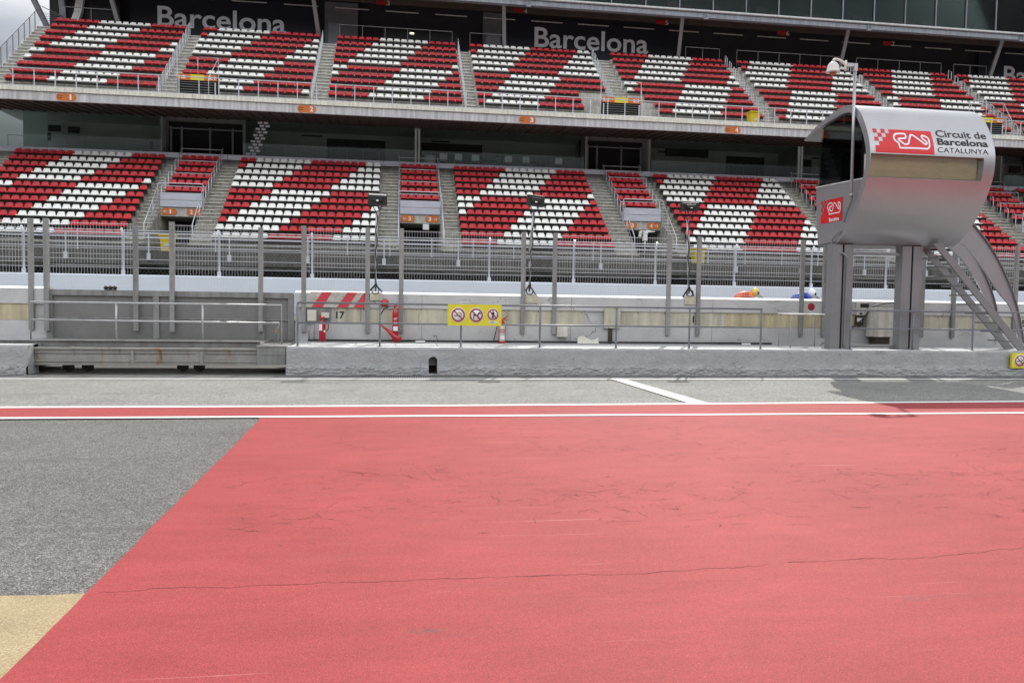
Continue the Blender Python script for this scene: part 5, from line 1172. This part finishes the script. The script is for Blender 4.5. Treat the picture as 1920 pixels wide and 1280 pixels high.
# ---------------------------------------------------------------- bins
def bin_(x, y, z, lab):
    r = thing('litter_bin', (x, y, z), lab, 'bin', 'yellow litter bins')
    mb = MB(); s = .27; t = .33; h = .80
    mb.add([(x-s, y-s, z), (x+s, y-s, z), (x+s, y+s, z), (x-s, y+s, z), (x-t, y-t, z+h), (x+t, y-t, z+h), (x+t, y+t, z+h), (x-t, y+t, z+h)], [(3, 2, 1, 0), (4, 5, 6, 7), (0, 1, 5, 4), (1, 2, 6, 5), (2, 3, 7, 6), (3, 0, 4, 7)]); mb.build('body', 'bin', r, bevel=.03)
    mb = MB(); mb.box(x-t-.05, x+t+.05, y-t-.05, y+t+.05, z+h, z+h+.10); mb.build('lid', 'bin', r, bevel=.03)
    mb = MB(); mb.box(x-.10, x+.14, y-t-.012, y-t+.04, z+.28, z+.42); mb.build('sticker', 'boxw', r); return r
b0 = bin_(-11.75, 42.9, 3.98, 'yellow litter bin beside the dark exit between signs 1 and 2')
for loc, lab in (((16.95, 42.9, 3.98), 'yellow litter bin behind the fence, below the exit between signs 3 and 4'), ((22.77, 48.75, 13.28), 'yellow litter bin on the upper balcony behind the railing')): copy_thing(b0, loc, lab)
# white machine on the railing at exit 3-4
p = at(1208, 440, 43.4); wm = thing('white_camera', (p.x, 43.4, p.z-.5), 'white hooded camera on a stand in front of the exit between signs 3 and 4', 'camera')
mb = MB(); mb.box(p.x-.30, p.x+.16, 43.2, 43.5, p.z+.02, p.z+.20); mb.prism([(p.x+.1, 43.3, p.z+.10), (p.x+.62, 43.3, p.z+.16), (p.x+.62, 43.3, p.z+.20), (p.x+.1, 43.3, p.z+.24)], (0, .16, 0)); mb.build('hood', 'white', wm, bevel=.02)
mb = MB(); mb.box(p.x-.10, p.x+.14, 43.22, 43.48, p.z-.36, p.z+.02); mb.box(p.x-.34, p.x-.2, 43.25, 43.45, p.z-.14, p.z+.02); mb.box(p.x-.02, p.x+.08, 43.3, 43.4, p.z-.52, p.z-.36); mb.build('body', 'white', wm, bevel=.02)
mb = MB(); mb.lathe((p.x-.16, 43.2, p.z+.11), [(0, .02), (.05, .015), (.05, 0)], 10, 0, 'y'); mb.build('lens', 'black', wm)
mb = MB(); mb.cyl((p.x+.03, 43.35, 3.98), (p.x+.03, 43.35, p.z-.52), .03, 8); mb.build('stand', 'galv', wm)
# paper notice in exit 2-3
mb = MB(); a = at(793, 412, 47.2); mb.box(a.x, a.x+.36, 47.19, 47.20, 5.88, 6.22); tag(mb.build('paper_notice', 'white'), 'white paper notice hanging in the dark exit between signs 2 and 3', 'notice')

# ---------------------------------------------------------------- furniture in the glazed boxes
FZ = 10.64
def chair_(x, y, lab):
    r = thing('cafe_chair', (x, y, FZ), lab, 'chair', 'pale chairs in the glazed box')
    mb = MB(); mb.box(x-.24, x+.24, y-.24, y+.2, FZ+.43, FZ+.46); mb.build('seat', 'chair', r, bevel=.01)
    mb = MB(); mb.box(x-.25, x+.25, y-.30, y-.26, FZ+.46, FZ+.86); mb.build('backrest', 'chair', r, bevel=.02)
    for sx in (-1, 1):
        for sy in (-.25, .2):
            mb = MB(); mb.cyl((x+sx*.25, y+sy, FZ), (x+sx*.25, y+sy, FZ+(.66 if sy < 0 else .44)), .018, 6); mb.build('leg', 'galv', r)
    return r
ch0 = None
nm = ['leftmost chair, next to the round tub', 'second chair from the left', 'third chair from the left', 'fourth chair from the left', 'fifth chair, in front of a tall table', 'rightmost chair, standing alone']
for k, px in enumerate((831, 859, 891, 952, 985, 1046)):
    p = at(px, 300, 53.3); lab = 'pale green chair in the glazed box, '+nm[k]
    if ch0 is None: ch0 = chair_(p.x, 53.3, lab)
    else: copy_thing(ch0, (p.x, 53.3, FZ), lab)
def table_(x, y, h, lab):
    r = thing('bistro_table', (x, y, FZ), lab, 'table', 'small dark tables in the glazed box'); mb = MB(); mb.lathe((x, y, FZ+h), [(.33, 0), (.34, .015), (.33, .03)], 20); mb.build('tabletop', 'black', r)
    mb = MB(); mb.cyl((x, y, FZ), (x, y, FZ+h), .03, 8); mb.lathe((x, y, FZ), [(.2, 0), (.2, .02), (.03, .03)], 14); mb.build('pedestal', 'galv', r); return r
for px, h, lab in ((843, .72, 'low dark round table between the two leftmost chairs'), (906, .72, 'low dark round table right of the third chair'), (926, .72, 'low dark round table left of the tall pale pedestal'), (938, 1.08, 'tall dark table on a pale pedestal left of the fourth chair'), (987, 1.08, 'tall dark table behind the fifth chair'), (1002, .72, 'low dark table right of the fifth chair'), (1013, .55, 'lowest dark table near the glass')):
    table_(at(px, 300, 54.6).x, 54.6, h, lab)
p = at(806, 300, 53.8); mb = MB(); mb.lathe((p.x, 53.8, FZ), [(.36, 0), (.41, .78), (.39, .80), (0, .78)], 22); tag(mb.build('round_tub', 'chair'), 'pale grey green round tub in the glazed box beside the column', 'tub')
mb = MB(); p = at(1070, 303, 54); mb.box(p.x-.25, p.x+.2, 53.9, 54.2, FZ, FZ+.5); tag(mb.build('grey_crate', 'door', bevel=.02), 'grey box on the floor of the glazed box right of the chairs', 'box')
def scr(px0, py0, px1, py1, Y, lab, m='black'):
    a = at(px0, py0, Y); b = at(px1, py1, Y); r = thing('wall_screen', ((a.x+b.x)/2, Y, b.z), lab, 'screen')
    mb = MB(); mb.box(a.x, b.x, Y, Y+.08, b.z, a.z); mb.build('casing', m, r, bevel=.01); mb = MB(); mb.box(a.x+.04, b.x-.04, Y-.006, Y-.001, b.z+.05, a.z-.04); mb.build('display', 'room_dark', r)
scr(90, 234, 114, 247, 55.5, 'small dark screen on the box wall, upper one of three at left'); scr(127, 237, 149, 250, 55.5, 'small dark screen on the box wall, rightmost of three at left'); scr(76, 248, 95, 264, 54.5, 'small dark screen, lowest of three at left in the glazed box')
scr(1249, 264, 1328, 296, 56.0, 'large dark screen on the wall of the box below balcony sign 4'); scr(1844, 318, 1866, 333, 56.0, 'small dark picture on the box wall just right of the tower'); scr(1893, 311, 1914, 325, 56.0, 'small dark picture on the box wall at the right edge')
p = at(283, 272, 54); mb = MB(); mb.box(p.x-.09, p.x+.09, 54, 54.1, p.z-.25, p.z+.27); tag(mb.build('wall_speaker', 'black', bevel=.02), 'small black loudspeaker beside the dark entrance in the left box', 'speaker')
p = at(1351, 274, 56.0); mb = MB(); mb.box(p.x-.45, p.x+.45, 56.0, 56.1, p.z-.22, p.z+.2); tag(mb.build('wall_poster', 'bin'), 'dim yellow panel on the box wall right of the large screen', 'panel')

# ---------------------------------------------------------------- SEATS
def seat_mesh(name, m, wscale=1.0):
    prof = [(-.30, -.215, .17), (-.385, -.175, .205), (-.375, -.135, .218), (-.20, -.155, .22), (-.06, -.13, .22), (-.01, -.05, .215), (.02, .06, .195), (.045, .165, .160), (.055, .195, .140), (.080, .195, .138), (.078, .15, .15), (.055, .03, .19), (.03, -.10, .205), (-.03, -.19, .20)]
    U = (-1, -.72, 0, .72, 1); vs = []
    for y, z, hw in prof:
        for u in U: vs.append((u*hw*wscale, y-(.035*(abs(u) > .9) if z > -.1 else 0), z*.80-.02+(.02*(abs(u) > .9) if z < -.1 and y > -.3 else 0)))
    k = 5; n = len(prof); fs = [(i*k+j, i*k+j+1, ((i+1) % n)*k+j+1, ((i+1) % n)*k+j) for i in range(n) for j in range(4)]
    fs += [tuple(i*k for i in range(n)), tuple(i*k+4 for i in reversed(range(n)))]
    return vs, fs
svs, sfs = seat_mesh('', '')
import bmesh
def mk_seat(name, m):
    me = D.meshes.new(name); me.from_pydata(svs, [], sfs); me.materials.append(M[m]); bm = bmesh.new(); bm.from_mesh(me); bmesh.ops.recalc_face_normals(bm, faces=bm.faces); bm.to_mesh(me); bm.free()
    for p in me.polygons: p.use_smooth = True
    me.set_sharp_from_angle(angle=math.radians(50)); return me
sr, sw = mk_seat('red_stadium_seat', 'seat_r'), mk_seat('white_stadium_seat', 'seat_w')
def inview(s):
    v = Vector(s[:3])-CAM; k = v.dot(FW); px = CX+F*v.dot(RT)/k; py = CY-F*v.dot(UP)/k; return -5 < px < 1925 and -5 < py < 1285 and not (1530 < px < 1835 and py > 200)
cand = sorted([s for s in seats if s[5] is not None and inview(s)], key=lambda s: (Vector(s[:3])-CAM).dot(FW))[:300]
chosen = set(id(s) for s in cand)
def ordn(n): return '%d%s' % (n, 'th' if 10 <= n % 100 <= 20 else {1: 'st', 2: 'nd', 3: 'rd'}.get(n % 10, 'th'))
for s in cand:
    b, i, k = s[5]; c = 'red' if s[3] == 'R' else 'white'
    o = D.objects.new('stadium_seat', sr if s[3] == 'R' else sw); COL.objects.link(o); o.location = s[:3]; o.scale = (s[4]/.482, 1, 1); o.rotation_euler = (random.uniform(-.02, .02), 0, random.uniform(-.02, .02))
    tag(o, '%s plastic seat, %s from left, %s row from front, %s' % (c, ordn(k+1), ordn(i+1), bay_names[b]), 'seat', '%s plastic seats in the lower tier' % c)
mb = MB()
for s in seats:
    if id(s) in chosen: continue
    a = random.uniform(-.03, .03); w_ = s[4]/.482
    mb.add([(s[0]+x*w_-y*a, s[1]+y+x*a, s[2]+z) for x, y, z in svs], sfs, 0 if s[3] == 'R' else 1, True)
o = mb.build('stadium_seats', ['seat_r', 'seat_w'], fix=False)
bm = bmesh.new(); bm.from_mesh(o.data); bmesh.ops.recalc_face_normals(bm, faces=bm.faces); bm.to_mesh(o.data); bm.free(); o.data.set_sharp_from_angle(angle=math.radians(50))
tag(o, 'remaining rows of red and white plastic seats filling both tiers in striped blocks', 'seats', kind='stuff')

# ---------------------------------------------------------------- RIDERS ON THE TRACK
def skin_body(name, verts, edges, radii, m, parent, root=0, sub=2):
    me = D.meshes.new(name); me.from_pydata([Vector(v)-parent_loc(parent) if parent else Vector(v) for v in verts], edges, [])
    ob = D.objects.new(name, me); COL.objects.link(ob)
    if parent: ob.parent = parent
    md = ob.modifiers.new('skin', 'SKIN'); md.use_smooth_shade = True
    if not me.skin_vertices: bpy.context.view_layer.objects.active = ob
    lay = me.skin_vertices[0] if me.skin_vertices else None
    for i, r in enumerate(radii): lay.data[i].radius = (r, r)
    lay.data[root].use_root = True
    sb = ob.modifiers.new('sub', 'SUBSURF'); sb.levels = sub; sb.render_levels = sub
    me.materials.append(M[m]); return ob
M['suit_o'] = mat('orange_leathers', (.75, .13, .03), .45, var=.1); M['suit_b'] = mat('blue_leathers', (.02, .06, .42), .45, var=.1)
M['helm_y'] = mat('yellow_helmet', (.80, .55, .04), .25, var=.35, scale=9, coat=.6); M['helm_w'] = mat('white_helmet', (.82, .84, .84), .25, var=.05, coat=.6)
M['fair_g'] = mat('lime_fairing', (.55, .62, .05), .3, var=.3, scale=6, coat=.5); M['fair_r'] = mat('red_fairing', (.65, .03, .04), .3, var=.2, scale=6, coat=.5)
def rider(x, Y, z, suit, helm, fair, lab, mlab):
    mo = thing('racing_motorcycle', (x, Y, z), mlab, 'motorcycle', 'racing motorcycles passing on the track')
    for dx in (-.70, .70):
        w_ = MB(); w_.lathe((x+dx, Y+.06, z+.30), [(.24, 0), (.30, .02), (.30, .10), (.24, .12)], 24, 0, 'y'); wo = w_.build('wheel', 'rubber', mo)
        w_ = MB(); w_.lathe((x+dx, Y+.05, z+.30), [(.0, .0), (.235, .0), (.235, .10), (0, .10)], 16, 0, 'y'); w_.build('rim', 'galv', wo)
    mb = MB(); secs = [(-.95, .83, .05, .10), (-.6, .74, .10, .12), (-.2, .60, .16, .22), (.15, .62, .19, .30), (.5, .66, .20, .30), (.78, .74, .15, .20), (.98, .66, .05, .08)]; vs = []
    for dx, zc, hw, hh in secs:
        for k in range(12): t = 2*math.pi*k/12; vs.append((x+dx, Y+hw*math.cos(t), z+zc+hh*math.sin(t)))
    n = len(secs); mb.add(vs, [(i*12+k, (i+1)*12+k, (i+1)*12+(k+1) % 12, i*12+(k+1) % 12) for i in range(n-1) for k in range(12)]+[tuple(range(12)), tuple((n-1)*12+k for k in range(11, -1, -1))], 0, True); mb.build('fairing', fair, mo, fix=True)
    mb = MB(); mb.box(x-.35, x+.4, Y-.12, Y+.12, z+.22, z+.5); mb.bar((x-.70, Y+.12, z+.30), (x-.15, Y+.12, z+.42), .04, .06); mb.bar((x+.70, Y+.10, z+.30), (x+.52, Y+.10, z+.82), .04, .05); mb.build('engine', 'black', mo, bevel=.02)
    mb = MB(); mb.prism([(x+.55, Y-.12, z+.90), (x+.82, Y-.10, z+.88), (x+.58, Y-.10, z+1.08)], (0, .22, 0)); mb.build('windscreen', 'glass_end', mo)
    pe = thing('person', (x-.2, Y, z+.2), lab, 'person')
    P = [(x-.42, Y, z+.90), (x-.25, Y, z+1.02), (x-.02, Y, z+1.10), (x+.18, Y, z+1.08), (x+.28, Y, z+1.10)]
    E_ = [(0, 1), (1, 2), (2, 3), (3, 4)]; Rr = [.13, .14, .15, .12, .07]
    for s in (-1, 1):
        o = len(P); P += [(x+.14, Y+s*.20, z+1.04), (x+.28, Y+s*.28, z+.84), (x+.50, Y+s*.24, z+.84), (x+.58, Y+s*.25, z+.84)]; E_ += [(3, o), (o, o+1), (o+1, o+2), (o+2, o+3)]; Rr += [.085, .062, .045, .04]
        o = len(P); P += [(x-.38, Y+s*.13, z+.86), (x+.06, Y+s*.27, z+.70), (x-.34, Y+s*.22, z+.40), (x-.26, Y+s*.23, z+.34), (x-.16, Y+s*.24, z+.35)]; E_ += [(0, o), (o, o+1), (o+1, o+2), (o+2, o+3), (o+3, o+4)]; Rr += [.10, .08, .055, .05, .04]
    bd = skin_body('body', P, E_, Rr, suit, pe)
    mb = MB(); vs = []
    mb.lathe((x+.40, Y, z+1.02), [(.02, -.02), (.11, .0), (.15, .07), (.162, .15), (.15, .23), (.11, .29), (.05, .325), (0, .33)], 18); 
    h = mb.build('helmet', helm, pe)
    mb = MB(); mb.lathe((x+.405, Y, z+1.10), [(.163, 0), (.167, .05), (.163, .10)], 18); mb.v = [v for v in mb.v]; mb.f = [f for f in mb.f if all(mb.v[i][0] > x+.42 for i in f)]; mb.mi = [0]*len(mb.f); mb.sm = [True]*len(mb.f); mb.build('visor', 'black', h)
    mb = MB()
    for s in (-1, 1):
        for q in range(4): mb.tube([(x+.57, Y+s*(.21+.022*q), z+.865), (x+.63, Y+s*(.21+.022*q), z+.86), (x+.64, Y+s*(.21+.022*q), z+.82), (x+.60, Y+s*(.21+.022*q), z+.80)], .012, 6)
        mb.tube([(x+.56, Y+s*.21, z+.84), (x+.60, Y+s*.19, z+.81)], .013, 6); mb.tube([(x+.60, Y+s*.18, z+.835), (x+.60, Y+s*.36, z+.825)], .015, 8)
    mb.build('glove', 'black', pe)
rider(12.95, 28.0, 1.0, 'suit_o', 'helm_y', 'fair_g', 'person in orange leathers and yellow helmet crouched on a passing motorcycle', 'lime racing motorcycle under the orange rider, mostly hidden behind the pit wall')
rider(15.25, 28.0, 1.0, 'suit_b', 'helm_w', 'fair_r', 'person in blue leathers and white helmet crouched on a passing motorcycle', 'red racing motorcycle under the blue rider, mostly hidden behind the pit wall')
